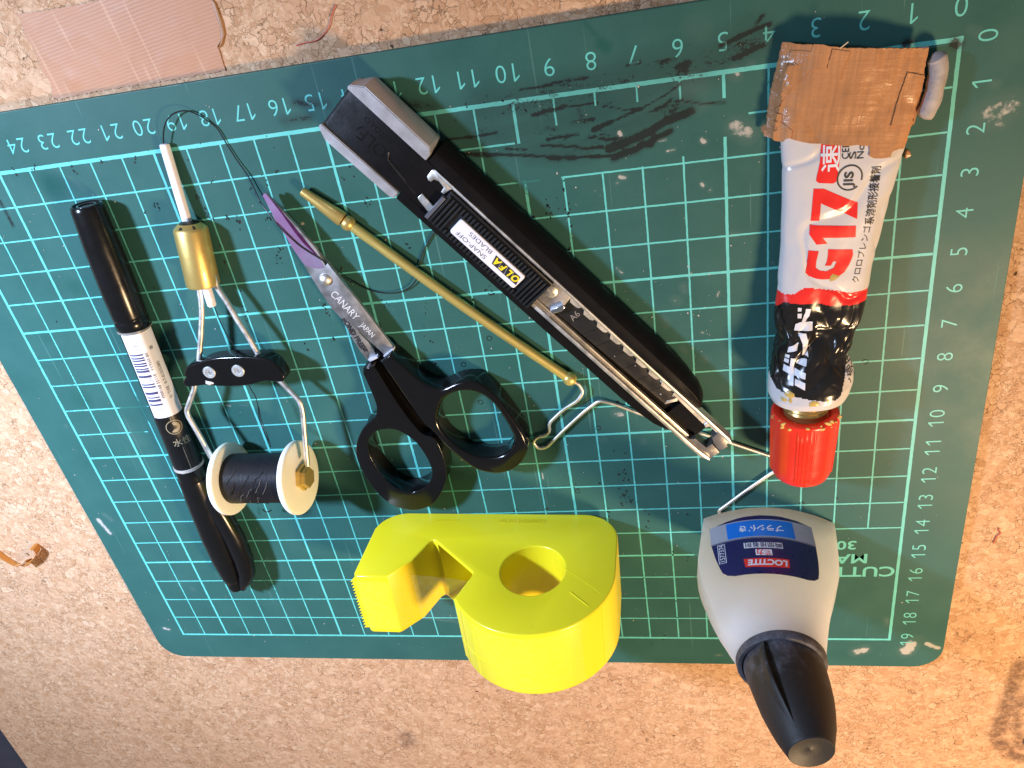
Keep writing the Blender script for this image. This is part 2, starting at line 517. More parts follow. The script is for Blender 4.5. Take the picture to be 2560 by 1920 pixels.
wh(0.13, 0.6, *[(-0.169, -18.017), (-0.109, -18.224)])
wh(0.1, 0.6, *[(-5.749, -19.898), (-5.547, -19.895)])
wh(0.14, 0.9, *[(-28.029, -12.822), (-27.842, -13.474)])
wh(0.12, 0.6, *[(-27.647, -12.552), (-27.474, -12.84)])
wh(0.35, 0.28, *[(-24.933, -8.729), (-24.79, -9.402)])
wh(0.12, 0.5, *[(-25.536, -16.42), (-25.488, -16.46)])
wh(0.12, 0.8, *[(-27.77, -18.665), (-27.558, -18.724)])
wh(0.08, 0.5, *[(-27.266, -8.559), (-27.224, -8.592)])
wh(0.16, 0.7, *[(-8.357, -9.278), (-8.162, -9.314)])
wh(0.16, 0.5, *[(-5.703, -7.562), (-5.632, -7.611)])
wh(0.16, 0.5, *[(-6.406, -5.683), (-6.338, -5.729)])
wh(0.12, 0.5, *[(-6.758, -6.216), (-6.663, -6.43)])
wh(0.06, 0.8, *[(-7.884, -4.604), (-7.757, -4.771)])
wh(0.14, 0.6, *[(-6.177, -5.312), (-6.13, -5.433)])
wh(0.06, 0.8, *[(-6.024, -5.017), (-5.952, -4.948)])
wh(0.07, 0.7, *[(-5.745, -6.736), (-5.709, -6.751)])
wh(0.1, 0.5, *[(-6.305, -7.172), (-6.202, -7.308)])
wh(0.06, 0.7, *[(-5.251, -5.555), (-5.289, -5.668)])
wh(0.12, 0.5, *[(-7.611, -10.343), (-7.593, -10.369)])
wh(0.14, 0.4, *[(-8.806, -10.177), (-8.79, -10.228)])
wh(0.05, 0.8, *[(-10.884, -11.413), (-10.893, -11.627)])
wh(0.05, 0.5, *[(-7.222, -6.135), (-7.261, -6.172)])
wh(0.09, 0.35, *[(-22.856, -0.379), (-22.567, -0.747)])
wh(0.06, 0.9, *[(-16.398, -2.435), (-16.331, -2.427)])
wh(0.1, 0.6, *[(-8.362, -9.155), (-8.132, -9.286)])
wh(0.1, 0.6, *[(-4.895, -3.98), (-4.752, -3.996)])
wh(0.06, 0.7, *[(-3.896, -4.839), (-3.878, -4.861)])
wh(0.05, 0.5, *[(-10.936, -12.028), (-10.879, -12.819)])
wh(0.05, 0.4, *[(-24.95, -8.996), (-24.742, -9.456)])
wh(0.05, 0.8, *[(-20.916, -8.15), (-20.767, -8.182)])
wh(0.05, 0.5, *[(-20.407, -8.184), (-20.173, -8.199)])
FI = []   # thin dried clear glue: darker, glossier
def fi(r, s, *pl): FI.append((pl, r, s))
fi(0.42, 0.55, *[(-23.501, -0.512), (-23.431, -0.562)])
fi(0.05, 0.6, *[(-8.069, 1.523), (-7.852, 1.209)])
fi(0.16, 0.8, *[(-7.734, 1.009), (-7.631, 0.916)])
fi(0.3, 0.5, *[(-24.331, -3.595), (-24.306, -3.646)])
fi(0.35, 0.45, *[(-26.119, -7.523), (-26.038, -7.586)])
fi(0.2, 0.35, *[(-26.265, -5.246), (-26.16, -5.255)])
fi(0.5, 0.4, *[(-20.681, -8.274), (-20.651, -8.624)])
fi(0.12, 0.6, *[(-7.993, -5.578), (-7.976, -5.599)])
fi(0.06, 0.5, *[(-8.071, 1.523), (-7.748, 1.105)])
fi(0.5, 0.3, *[(-11.725, -7.065), (-11.108, -7.297)])
BB = np.array([[-28.4, -20.5], [1.9, 1.8]])
def dist_pl(P, pl, half):
    d = np.full(len(P), 9.0)
    for a, b in zip(pl[:-1], pl[1:]):
        a, b = np.array(a), np.array(b)
        lo, hi = np.minimum(a, b)-half*1.6, np.maximum(a, b)+half*1.6
        k = np.where((P[:, 0] > lo[0]) & (P[:, 0] < hi[0]) & (P[:, 1] > lo[1]) & (P[:, 1] < hi[1]))[0]
        if len(k):
            ab = b-a; t = np.clip(((P[k]-a)@ab)/max(ab@ab, 1e-9), 0, 1)
            d[k] = np.minimum(d[k], np.linalg.norm(P[k]-(a+t[:, None]*ab), axis=1))
    return d
def fields(P):
    P = np.asarray(P, float)
    B = np.zeros(len(P)); Wt = B.copy(); Fi = B.copy()
    for L, T in ((SM, B), (WH, Wt), (FI, Fi)):
        for pl, w, s in L:
            ww = w*1.55 if T is B else w
            T[:] = np.maximum(T, s*np.clip(1.25-dist_pl(P, pl, ww)/ww, 0, 1)**(1.15 if T is B else .8))
    return B, Wt, Fi

def worn(m, base, base_rough):
    """paint smears, glue and dried film laid over a mat colour from the mat's own marks"""
    b, w, fl = m.attr("black"), m.attr("white"), m.attr("film")
    n1 = m.noise(330, 7, .8, vec=m.mapping((.45, 1, 1), (0, 0, -.25)))
    n2 = m.noise(480, 8, .72)
    n3 = m.noise(1600, 3, .7)
    nn = m.math('ADD', m.math('MULTIPLY', n1.outputs["Fac"], .7), m.math('MULTIPLY', n3.outputs["Fac"], .3))
    nn = m.math('SUBTRACT', m.math('MULTIPLY', nn, 2.3), .66)
    # threshold rises with the strength of the mark: torn, patchy edges
    fb = m.math('SUBTRACT', m.math('MULTIPLY', b.outputs["Fac"], 1.08), nn)
    fb = m.math('MAXIMUM', m.val(fb, -.04, .16, 0, .92), m.math('MULTIPLY', b.outputs["Fac"], .85))
    fb = m.math('MULTIPLY', fb, m.val(b.outputs["Fac"], 0, .10))
    fw = m.val(m.math('SUBTRACT', m.math('MULTIPLY', w.outputs["Fac"], .80), n2.outputs["Fac"]), -.02, .14, 0, .62)
    fw = m.math('MULTIPLY', m.math('MAXIMUM', fw, m.math('MULTIPLY', w.outputs["Fac"], .06)), m.val(w.outputs["Fac"], 0, .12))
    c = m.mix(m.math('MULTIPLY', fl.outputs["Fac"], .55), base, (.012, .075, .05))
    c = m.mix(fb, c, (.012, .014, .014))
    c = m.mix(fw, c, (.62, .56, .52))
    r = m.n("ShaderNodeMix", data_type='FLOAT'); m.l(fl.outputs["Fac"], r.inputs[0])
    if isinstance(base_rough, float): r.inputs[2].default_value = base_rough
    else: m.l(base_rough, r.inputs[2])
    r.inputs[3].default_value = .16
    m.set(col=c, rough=r.outputs[0])
    return fb, fw, n3

m = NT("mat_vinyl")
a = m.noise(60, 5); fine = m.noise(3200, 2)
base = m.mix(m.val(a.outputs["Fac"], .3, .7), (.025, .094, .084), (.033, .113, .101))
base = m.mix(m.val(fine.outputs["Fac"], .35, .65, 0, .25), base, (.040, .135, .118))
scr = m.noise(900, 2, .4, vec=m.mapping((1, .018, 1), (0, 0, .25)))
scr2 = m.noise(900, 2, .4, vec=m.mapping((1, .02, 1), (0, 0, -1.2)))
sc = m.math('MAXIMUM', m.val(scr.outputs["Fac"], .735, .76, 0, .35), m.val(scr2.outputs["Fac"], .74, .76, 0, .3))
base = m.mix(sc, base, (.13, .28, .25))
fb, fw, n3 = worn(m, base, m.val(a.outputs["Fac"], .3, .7, .40, .52))
m.set(spec=.22)
hh = m.math('ADD', m.math('MULTIPLY', fine.outputs["Fac"], .35), m.math('ADD', m.math('MULTIPLY', fw, .6), m.math('MULTIPLY', sc, -.8)))
m.bump(hh, .22, .00015)
M_MAT = m.m
m = NT("mat_print")
a = m.noise(240, 6, .7); thin = m.noise(1100, 5, .75)
base = m.mix(m.val(a.outputs["Fac"], .3, .7), (.095, .49, .46), (.130, .57, .53))
wa = m.attr("fade")
wf = m.val(m.math('ADD', thin.outputs["Fac"], m.math('MULTIPLY', wa.outputs["Fac"], .75)), .64, .80, 0, 1)
base = m.mix(wf, base, (.022, .14, .117))
worn(m, base, .5)
M_PRINT = m.m

# plan of the mat: 30 x 22 cm, rounded corners
X0, X1, Y0, Y1, RC = -28.42, 1.74, -20.37, 1.57, .95
mat = thing("cutting_mat", "green self-healing cutting mat with a turquoise centimetre grid", "cutting mat", ((X0+X1)/2, (Y0+Y1)/2, ZC))
outline = rrect(X0, Y0, X1, Y1, RC, 10)
bm_v, bm_f = prism(outline, ZC+.002, -.002, .02, 2)
M_EDGE = plain("mat_edge_vinyl", (.018, .10, .085), .55)
add("mat_core", bm_v, bm_f, M_EDGE, mat)
V, F = sheet(X0+.02, X1-.02, Y0+.02, Y1-.02, .05, 0.0)
# trim the sheet to the rounded outline
def inside(P, r):
    dx = np.maximum(np.maximum(X0+r-P[:, 0], P[:, 0]-(X1-r)), 0); dy = np.maximum(np.maximum(Y0+r-P[:, 1], P[:, 1]-(Y1-r)), 0)
    return np.hypot(dx, dy) <= r-.02
ok = inside(V, RC)
F = F[ok[F].all(1)]
idx = np.unique(F); remap = -np.ones(len(V), int); remap[idx] = np.arange(len(idx)); V = V[idx]; F = remap[F]
o = add("mat_surface", [tuple(x) for x in V], F.tolist(), M_MAT, mat, smooth=False)
bF, wF, fF = fields(V[:, :2])
for nme, val in (("black", bF), ("white", wF), ("film", fF)): set_attr(o.data, nme, val)

# fade: places where the print is rubbed away
FADE = [(( -24.3, -8.1), .55, 1.0), ((-24.6, -9.0), .35, .8), ((-5.2, -15.1), .5, .4), ((-5.6, -16.6), .9, .75), ((-5.9, -15.2), .5, .8), ((-9.6, -2.0), .5, .6), ((-10.0, -1.9), .35, .6), ((-3.3, -.4), .8, .35), ((-22, -16), 1.6, .25), ((-26.6, -7), 2.5, .15), ((-12, -14), 2, .1)]
def print_attrs(o, P):
    P = np.asarray(P, float)[:, :2]
    b, w, fl = fields(P)
    fd = np.zeros(len(P))
    for c, r, s in FADE:
        fd = np.maximum(fd, s*np.clip(1.3-np.linalg.norm(P-np.array(c), axis=1)/r, 0, 1))
    for nme, val in (("black", b), ("white", w*.7), ("film", fl*.5), ("fade", fd)): set_attr(o.data, nme, val)
GV, GF = [], []
def strip(x0, y0, x1, y1, w, z=.004):
    L = math.hypot(x1-x0, y1-y0); n = max(2, int(L/.09)); tx, ty = (x1-x0)/L, (y1-y0)/L
    k0 = len(GV)
    for i in range(n+1):
        t = i/n
        for sd in (-1, 1):
            j = (random.random()-.5)*.008
            ww = w/2*(1+.0*sd)+j
            GV.append((x0+(x1-x0)*t-ty*ww*sd, y0+(y1-y0)*t+tx*ww*sd, z))
    for i in range(n):
        a = k0+2*i
        GF.append([a, a+2, a+3, a+1])
def vline(u, v0, v1, w): strip(-u, -v0, -u, -v1, w, .0045)
def hline(v, u0, u1, w): strip(-u0, -v, -u1, -v, w, .0040)
TH, TK = .047, .076
hline(0, -.06, 27.05, .105); hline(19, -.05, 27.05, .085)
vline(0, -.06, 19.04, .09); vline(27, 0, 19.04, .085)
for u in range(1, 27):
    w = TK if u % 5 == 0 else TH
    end = 14 if u < 5 else 19
    if u in (5, 6, 7, 8, 9):
        top = {5: (.58, 1.48), 6: (.50, 1.83), 7: (.40, 1.96), 8: (.36, 1.98), 9: (.70, 2.0)}[u]
        vline(u, .05, top[0], w); vline(u, top[1], end, w)
    elif u == 10: vline(u, .05, 1.02, w); vline(u, 1.95, end, w)
    else: vline(u, .05, end, w)
for v in range(1, 19):
    w = TK*.95 if v % 5 == 0 else TH
    if v == 1: hline(v, .05, 4.45, w); hline(v, 10.1, 27, w)
    elif v == 2: hline(v, .05, 9.05, w); hline(v, 9.6, 27, w*.9)
    elif v == 9: hline(v, .05, 23.7, w); hline(v, 24.2, 27, w)
    elif v >= 14: hline(v, .05 if v == 14 else 5, 27, w)
    else: hline(v, .05, 27, w)
o = add("grid_lines", GV, GF, M_PRINT, mat, smooth=False); print_attrs(o, GV)

def digits(body, size, bold):
    out = ([], [])
    n = len(body); adv = .60*size
    for i, ch in enumerate(body):
        x0 = (i-(n-1)/2)*adv; h = .345*size; t = .036*size
        if ch == '1':
            st = flat_poly(rect(x0+.07*size-t, -h, x0+.07*size+t, h), .12)
            fl = flat_poly([(x0+.07*size-t, h), (x0+.07*size-t, h-.10*size), (x0-.15*size, h-.24*size), (x0-.15*size, h-.165*size)], .12)
            g = join(st, fl)
        else:
            v, f = text_mesh(ch, size, bold, .12); g = ([(x+x0, y, z) for x, y, z in v], f)
        out = join(out, g)
    return out
def mat_text(name, body, size, cx, cy, up, bold=0.0, xs=1.0):
    """up: +1 letters stand towards -y (read from the top edge), 0 letters stand towards -x"""
    tv, tf = digits(body, size, bold) if body.isdigit() else text_mesh(body, size, bold, .12, xscale=xs)
    if up: W = [(cx-u, cy-v2, .005) for u, v2, _ in tv]
    else: W = [(cx-v2, cy+u, .005) for u, v2, _ in tv]
    o = add(name, W, tf, M_PRINT, mat, smooth=False); print_attrs(o, W)
for k in range(0, 28):
    mat_text("ruler_number", str(k), .60, -k+(.0 if k else -.06), .66, 1, -.006)
for k in range(0, 20):
    mat_text("ruler_number", str(k), .58, .545, -k, 0, -.006)
mat_text("title_lettering", "CUTTING", .60, -1.62, -15.84, 1, .012, 1.18)
mat_text("title_lettering", "MAT", .56, -1.62, -15.27, 1, .012, 1.25)
mat_text("title_lettering", "30x22", .50, -2.05, -14.69, 1, .010, 1.25)

# dried black paint specks and pale crumbs lying on the mat: too many and too small to count
M_BLACKP = plain("dried_black_paint", (.012, .012, .013), .35, bscale=2500, bstr=.4)
M_CRUMB = plain("dried_glue_crumb", (.50, .46, .40), .5, bscale=2500, bstr=.4)
def fleck(cx, cy, r, el, ang, z, thick):
    n = random.randint(6, 9); V = []; F = []
    ring = []
    for i in range(n):
        q = 2*math.pi*i/n; rr = r*random.uniform(.55, 1.25)
        x, y = rr*math.cos(q)*el, rr*math.sin(q)
        ring.append((cx+x*math.cos(ang)-y*math.sin(ang), cy+x*math.sin(ang)+y*math.cos(ang)))
    V = [(x, y, z) for x, y in ring]+[(cx+(x-cx)*.8, cy+(y-cy)*.8, z+thick) for x, y in ring]
    F = [[i, (i+1) % n, n+(i+1) % n, n+i] for i in range(n)]+[[n+i for i in range(n)]]
    return V, F
clusters = [(-22.587, -0.042), (-22.59, -0.205), (-23.824, 0.004), (-24.48, 0.0), (-21.631, 0.004), (-20.623, -0.139), (-18.604, 0.012), (-16.603, 0.009), (-19.06, -0.408), (-18.552, -1.13), (-20.495, -1.489), (-19.191, -1.385), (-19.171, -1.785), (-19.053, -1.946), (-18.531, -2.004), (-18.224, -2.207), (-17.028, -1.028), (-16.606, -0.92), (-17.491, -1.294), (-17.272, -2.101), (-16.506, -1.129), (-21.029, -1.535), (-24.578, -1.964), (-20.515, -1.497), (-19.056, -1.914), (-18.989, -2.092), (-19.122, -2.905), (-19.098, -3.265), (-18.499, -1.997), (-18.206, -2.177), (-19.02, -4.053), (-19.06, -5.001), (-19.052, -5.246), (-17.308, -3.005), (-17.423, -3.345), (-17.423, -3.412), (-20.475, -2.99), (-25.594, -4.703), (-21.718, -3.843), (-17.513, -6.17), (-16.528, -6.051), (-16.482, -5.039), (-15.598, -3.884), (-16.37, -1.518), (-17.328, -2.133), (-17.294, -2.984), (-17.24, -3.118), (-17.389, -3.361), (-15.561, -3.87), (-16.488, -4.992), (-16.507, -5.112), (-16.505, -6.018), (-17.474, -6.12), (-17.48, -6.249), (-19.011, -4.906), (-19.044, -5.189), (-14.388, -2.099), (-14.567, -5.064), (-14.379, -2.105), (-15.564, -3.87), (-14.572, -5.054), (-13.425, -5.159), (-13.443, -5.382), (-13.491, -5.553), (-13.563, -6.061), (-13.508, -6.264), (-13.56, -7.034), (-12.465, -7.118), (-11.498, -4.98), (-9.506, -2.669), (-9.48, -2.893), (-10.005, -3.013), (-11.979, -5.104), (-13.539, -3.44), (-12.042, -5.268), (-9.012, -2.15), (-9.044, -2.399), (-8.996, -2.816), (-9.003, -2.972), (-9.007, -3.103), (-8.969, -3.213), (-9.983, -2.917), (-9.999, -3.021), (-9.01, -3.965), (-9.017, -4.13), (-9.508, -2.655), (-9.486, -2.866), (-9.243, -2.763), (-11.465, -4.892), (-11.477, -5.039), (-8.58, -10.307), (-8.524, -10.619), (-8.187, -10.761), (-8.442, -11.637), (-8.256, -11.548), (-8.288, -11.806), (-8.483, -12.092), (-8.312, -12.198), (-8.355, -12.395), (-8.488, -12.726), (-8.215, -12.568), (-10.899, -12.844), (-9.898, -11.933), (-12.929, -11.839), (-12.007, -12.91), (-7.956, -11.918), (-9.004, -11.872), (-8.935, -13.016), (-8.287, -8.87), (-11.174, -8.533), (-8.473, -12.528), (-8.351, -12.39), (-8.205, -12.518), (-8.476, -12.732), (-8.232, -12.659), (-8.902, -13.027), (-7.725, -13.225), (-7.696, -13.485), (-7.729, -13.717), (-6.427, -13.194), (-6.973, -14.925), (-6.545, -15.044), (-7.994, -15.995), (-6.99, -17.039), (-6.989, -17.963), (-7.982, -19.163), (-7.53, -18.977), (-9.361, -0.144), (-9.709, -0.064), (-14.863, -1.323), (-14.589, -1.161), (-14.372, -2.096), (-11.159, 0.024), (-10.684, -0.004), (-10.176, -0.036), (-6.42, -13.196), (-2.964, -12.83), (-2.958, -13.041), (-2.024, -12.903), (-2.954, -13.235)]
PV, PF = [], []
rs = random.Random(3)
for (x, y) in clusters:
    for k in range(rs.randint(1, 3)):
        a = fleck(x+rs.gauss(0, .05), y+rs.gauss(0, .09), rs.uniform(.012, .034), rs.uniform(1.0, 2.0), rs.gauss(1.57, .5), .005, .006)
        PV, PF = join((PV, PF), a)
add("paint_specks", PV, PF, M_BLACKP, mat, smooth=False, kind="stuff")
PV, PF = [], []
for k in range(420):
    if k < 130: x, y = rs.gauss(-7, 2.2), rs.gauss(-6, 3)
    else: x, y = rs.uniform(X0+.4, X1-.4), rs.uniform(Y0+.4, Y1-.4)
    if not (X0+.3 < x < X1-.3 and Y0+.3 < y < Y1-.3): continue
    PV, PF = join((PV, PF), fleck(x, y, rs.uniform(.006, .015) if k % 9 else .024, rs.uniform(.6, 1.6), rs.uniform(0, 3), .004, .012))
add("glue_crumbs", PV, PF, M_CRUMB, mat, smooth=False, kind="stuff")
# small round punch marks in the vinyl
for (x, y) in [(-7.975, -5.587), (-8.925, -9.765), (-11.737, -6.424), (-12.684, -7.234), (-12.402, -8.593), (-1.441, -8.006), (-11.743, -6.429), (-12.684, -7.243), (-14.974, -5.719), (-8.922, -9.76), (-9.848, -12.175), (-12.406, -8.585)]:
    pth = [(x+.075*math.cos(q*.5236), y+.075*math.sin(q*.5236), .002) for q in range(13)]
    add("punch_mark", *sweep(pth, .008, 6, False), M_BLACKP, mat)

# ---------------------------------------------------------------- common materials
M_BLACK = plain("black_plastic", (.007, .0065, .007), .45, bscale=1500, bstr=.10, spec=.09)
M_GLOSSBLACK = plain("glossy_black_plastic", (.005, .005, .0055), .15, bscale=300, bstr=.015, spec=.42)
M_RUBBER = plain("ribbed_black_plastic", (.011, .012, .015), .36, bscale=1800, bstr=.1)
M_STEEL = plain("stainless_steel", (.80, .77, .73), .46, 1.0, .06, bscale=2000, bstr=.03)
M_GREYSTEEL = plain("satin_blade_steel", (.44, .42, .415), .50, 1.0, .08, bscale=1800, bstr=.05)
M_SILVER = plain("silver_paint", (.46, .46, .49), .42, .55, .05, bscale=3500, bstr=.14)
M_BLADE = plain("black_blade_steel", (.060, .057, .054), .36, .8, .12, bscale=1800, bstr=.06)
M_WHITE = plain("white_print", (.74, .74, .80), .42, var=.02, bstr=.03)
M_INK = plain("black_print", (.018, .018, .02), .5)
M_YELLOWINK = plain("yellow_print", (.85, .68, .02), .45)
M_REDINK = plain("red_print", (.78, .035, .025), .42)

M_DARKSTEEL = plain('dull_dark_steel', (.30, .29, .29), .36, .9, .15, bscale=900, bstr=.15)
def brass(name, col=(.86, .62, .20), r=.30):
    m = NT(name)
    a = m.noise(160, 5, .65); g = m.noise(1400, 4, .7, vec=m.mapping((1, 1, 1)))
    c = m.mix(m.val(a.outputs["Fac"], .35, .7), col, tuple(x*.62 for x in col))
    c = m.mix(m.val(g.outputs["Fac"], .66, .72, 0, .7), c, (.16, .10, .04))
    m.set(col=c, metal=.72, rough=m.val(a.outputs["Fac"], .3, .7, r*.8, r*1.6))
    m.bump(g.outputs["Fac"], .06, .0002)
    return m.m
M_BRASS = brass("brass")

# ---------------------------------------------------------------- snap-off craft knife
KX, KY, KA = -14.05, .69, R(-51.268)
knife = thing("craft_knife", "black snap-off craft knife with silver rear corners and white slider label", "craft knife", (KX, KY, 0), KA)
def kadd(name, vf, m, **k): return add(name, vf[0], vf[1], m, knife, local=True, **k)
# cross-section of the two side rails and the solid rear block, drawn across (t, z)
def kloft(secs):
    """secs: [(s, [(t, z), ...])], closed across"""
    V, F = [], []
    n = len(secs[0][1])
    for s, p in secs: V += [(s, t, z) for t, z in p]
    for i in range(len(secs)-1):
        for k in range(n): F.append([i*n+k, i*n+(k+1) % n, (i+1)*n+(k+1) % n, (i+1)*n+k])
    F.append(list(range(n))[::-1]); F.append([(len(secs)-1)*n+k for k in range(n)])
    bm = bmesh.new()
    vs = [bm.verts.new(v) for v in V]
    for f in F: bm.faces.new([vs[i] for i in f])
    bmesh.ops.recalc_face_normals(bm, faces=bm.faces)
    es = [e for e in bm.edges if e.calc_face_angle(0) > .3]
    bmesh.ops.bevel(bm, geom=es, offset=.022, segments=2, affect='EDGES', clamp_overlap=True)
    return bm_out(bm)
def rail(sgn, a, b, inner):
    def sec(s, k=1.0, dz=0.0, out=1.0):
        o = inner+(1.0-inner)*out
        return (s, [(sgn*inner, .06), (sgn*(inner+(o-inner)*.75), .06), (sgn*o, .34), (sgn*o, .62), (sgn*(inner+(o-inner)*.62), 1.0-dz), (sgn*(inner+(o-inner)*.50), 1.04-dz), (sgn*inner, 1.04-dz)])
    return kloft([sec(a), sec(10.6), sec(11.3, out=.95, dz=.02), sec(11.9, out=.78, dz=.06), sec(12.25, out=.52, dz=.12), sec(b, out=.18, dz=.2)])
kadd("side_rail", rail(1, 2.45, 12.42, .49), M_BLACK)
kadd("side_rail", rail(-1, 2.45, 12.46, .545), M_BLACK)
rear = kloft([(.0, [(-.62, .16), (.62, .16), (.70, .45), (.58, 1.02), (-.58, 1.02), (-.70, .45)]), (.12, [(-.70, .08), (.70, .08), (.76, .4), (.56, 1.08), (-.58, 1.08), (-.76, .4)]),
              (2.45, [(-.78, .06), (.78, .06), (.9, .4), (.52, 1.07), (-.58, 1.07), (-.9, .4)]), (3.5, [(-.56, .06), (.50, .06), (.50, .4), (.50, 1.0), (-.56, 1.0), (-.56, .4)])])
kadd("tail_block", rear, M_BLACK)
kadd("channel_floor", box(3.3, 12.3, -.545, .495, .10, .58), M_BLACK)
# silver corner grips: plan outline with the rear corner cut off, chamfered along the outside
def grip(sgn, inner, outer):
    def sec(s, o, i=inner): return (s, [(sgn*i, .42), (sgn*(o-.02), .42), (sgn*o, .55), (sgn*(o-.01), .82), (sgn*(i+(o-i)*.66), 1.12), (sgn*i, 1.12)])
    return kloft([sec(-.03, inner+.17), sec(.02, inner+.2), sec(.27, outer), sec(2.30, outer-.01), sec(2.42, inner+.26 if sgn > 0 else inner+.30)])
kadd("corner_grip", grip(1, .50, 1.0), M_SILVER)
kadd("corner_grip", grip(-1, .62, 1.0), M_SILVER)
# faint raised lettering on the rear block
tv = text_mesh("OLFA", .46, 0, .2)
kadd("raised_lettering", ([(1.05-u, -.12-v, 1.0775) for u, v, _ in tv[0]], tv[1]), M_BLACK)
tv = text_mesh("AUTO-LOCK", .2, 0, .2)
kadd("raised_lettering", ([(1.0-u, .24-v, 1.0775) for u, v, _ in tv[0]], tv[1]), M_BLACK)
# groove behind the slider
kadd("groove", sweep([(1.62, .0, 1.07), (1.72, -.16, 1.075), (2.7, -.36, 1.03), (2.85, -.36, 1.01)], .03, 8), M_RUBBER)

# steel channel: two folded rails with an open window for the blade
def chan(pts, z0, z1, b=.012): return prism(pts, z0, z1, b, 2)
Rl = [(2.72, .36), (2.74, .46), (13.55, .50), (13.84, .43), (13.84, .30), (13.55, .42), (13.2, .41), (2.95, .37)]
kadd("channel_rail", chan([(2.72, .38), (2.74, .475), (13.62, .50), (13.80, .44), (13.72, .385), (2.9, .385)], .72, 1.07, .045), M_STEEL)
kadd("channel_rail", chan([(6.88, -.545), (13.55, -.545), (13.86, -.42), (13.80, -.36), (13.35, -.40), (6.88, -.43)], .72, 1.06, .045), M_STEEL)
kadd("channel_rib", chan([(6.9, -.425), (12.9, -.405), (12.9, -.345), (6.9, -.36)], .70, .86, .02), M_STEEL)
kadd("rail_hook", chan([(2.72, .475), (2.66, .40), (2.68, .20), (2.76, .14), (2.84, .16), (2.86, .26), (2.98, .31), (3.16, .28), (3.18, .14), (3.27, .14), (3.31, .30), (3.36, .475)], .90, 1.06, .02), M_STEEL)
# blade with its row of notches along the right edge, seen through the toothed flange
SCAL = []
s0 = 7.42
for i in range(8):
    a = s0+.505*i
    SCAL += [(a+.10, .385), (a+.10, .30), (a+.17, .205), (a+.40, .215), (a+.46, .25), (a+.50, .33), (a+.505, .385)]
flange = [(7.3, .388)]+[(7.3, .25), (7.42, .27)]+SCAL+[(11.55, .385), (11.56, .24), (12.9, .20), (12.95, .388)]
kadd("toothed_flange", chan(flange, .80, .84, 0), M_STEEL)
kadd("blade", chan([(6.9, -.35), (11.72, -.16), (11.75, .22), (11.6, .34), (6.9, .34)], .735, .775, .01), M_BLADE)
kadd("cut_edge", chan([(11.68, -.17), (11.84, .16), (11.76, .235), (11.64, -.05)], .74, .782, .006), M_STEEL)
for i in range(8):
    a = 7.5+.505*i
    kadd("score_line", prism([(a, -.30), (a+.012, -.30), (a+.20, .24), (a+.188, .24)], .774, .7775), M_BLACK)
tv = text_mesh("A6", .26, 0, .2)
kadd("stamped_mark", ([(7.98-v, -.02+u, .778) for u, v, _ in tv[0]], tv[1]), M_GREYSTEEL)
kadd("channel_bed", chan([(12.0, -.39), (13.1, -.37), (13.1, .38), (12.0, .38)], .60, .69, 0), M_BLACK)
# folded tip of the channel
def tipf(pts, z): return prism(pts, .55, z, .015, 2)
kadd("channel_tip", tipf([(12.92, -.40), (13.02, -.30), (13.05, -.24), (13.48, -.23), (13.50, -.02), (13.86, -.06), (13.86, -.40), (13.55, -.54)], .96), M_DARKSTEEL)
kadd("channel_tip", tipf([(13.32, .40), (13.35, .10), (13.45, .05), (13.52, .01), (13.84, -.03), (13.87, .18), (13.70, .40)], .94), M_DARKSTEEL)
kadd("inner_step", chan([(12.9, .385), (12.9, .22), (12.98, .18), (13.02, .30), (13.32, .30), (13.32, .385)], .80, .90, .01), M_STEEL)
# slider: ribbed block, end plate, label
def slider():
    out = box(3.36, 6.86, -.62, .36, .80, 1.13, .02)
    xs = np.linspace(3.42, 6.82, 30)
    for i, x in enumerate(xs):
        if 3.90 < x < 6.28: segs = [(-.61, -.42), (.06, .29)]
        else: segs = [(-.61, .29)]
        for t0, t1 in segs:
            bmv = prism([(x-.032, t0), (x+.032, t0), (x+.032, t1), (x-.032, t1)], 1.10, 1.215, .022, 2)
            out = join(out, bmv)
    return out
sl = slider()
body = box(3.36, 6.86, -.62, .36, .80, 1.13, .02)
slide = kadd("slider", body, M_RUBBER)
xs = np.linspace(3.44, 6.80, 30)
ribs = {}
for i, x in enumerate(xs):
    segs = [(-.61, -.455), (.05, .29)] if 3.90 < x < 6.26 else [(-.61, .29)]
    for t0, t1 in segs:
        key = (t0, t1)
        if key not in ribs:
            vf = prism([(-.034, t0), (.034, t0), (.034, t1), (-.034, t1)], 1.10, 1.215, .026, 2)
            o = add("rib", vf[0], vf[1], M_RUBBER, slide, local=True); ribs[key] = o
        else:
            o = ribs[key].copy(); COL.objects.link(o); o.parent = slide
        o.location = (x*S, 0, 0)
kadd("slider_end", prism([(3.27, -.60), (3.38, -.60), (3.38, .15), (3.27, .13)], .85, 1.20, .02), plain("slider_end_plastic", (.10, .11, .14), .3))
lab = kadd("label_plate", prism(rrect(3.98, -.445, 6.20, .035, .07), 1.10, 1.205, .02), M_WHITE)
def klab(body, size, s, t, m, bold=0, xs=1.0, nm="lettering", z=1.2095):
    tv = text_mesh(body, size, bold, .2, xscale=xs)
    add(nm, [(s-u, t-v, z) for u, v, _ in tv[0]], tv[1], m, lab, local=True, smooth=False)
klab("SNAP-OFF", .165, 4.62, -.315, M_INK, -.002, 1.35)
klab("BLADES", .165, 4.76, -.10, M_INK, -.002, 1.35)
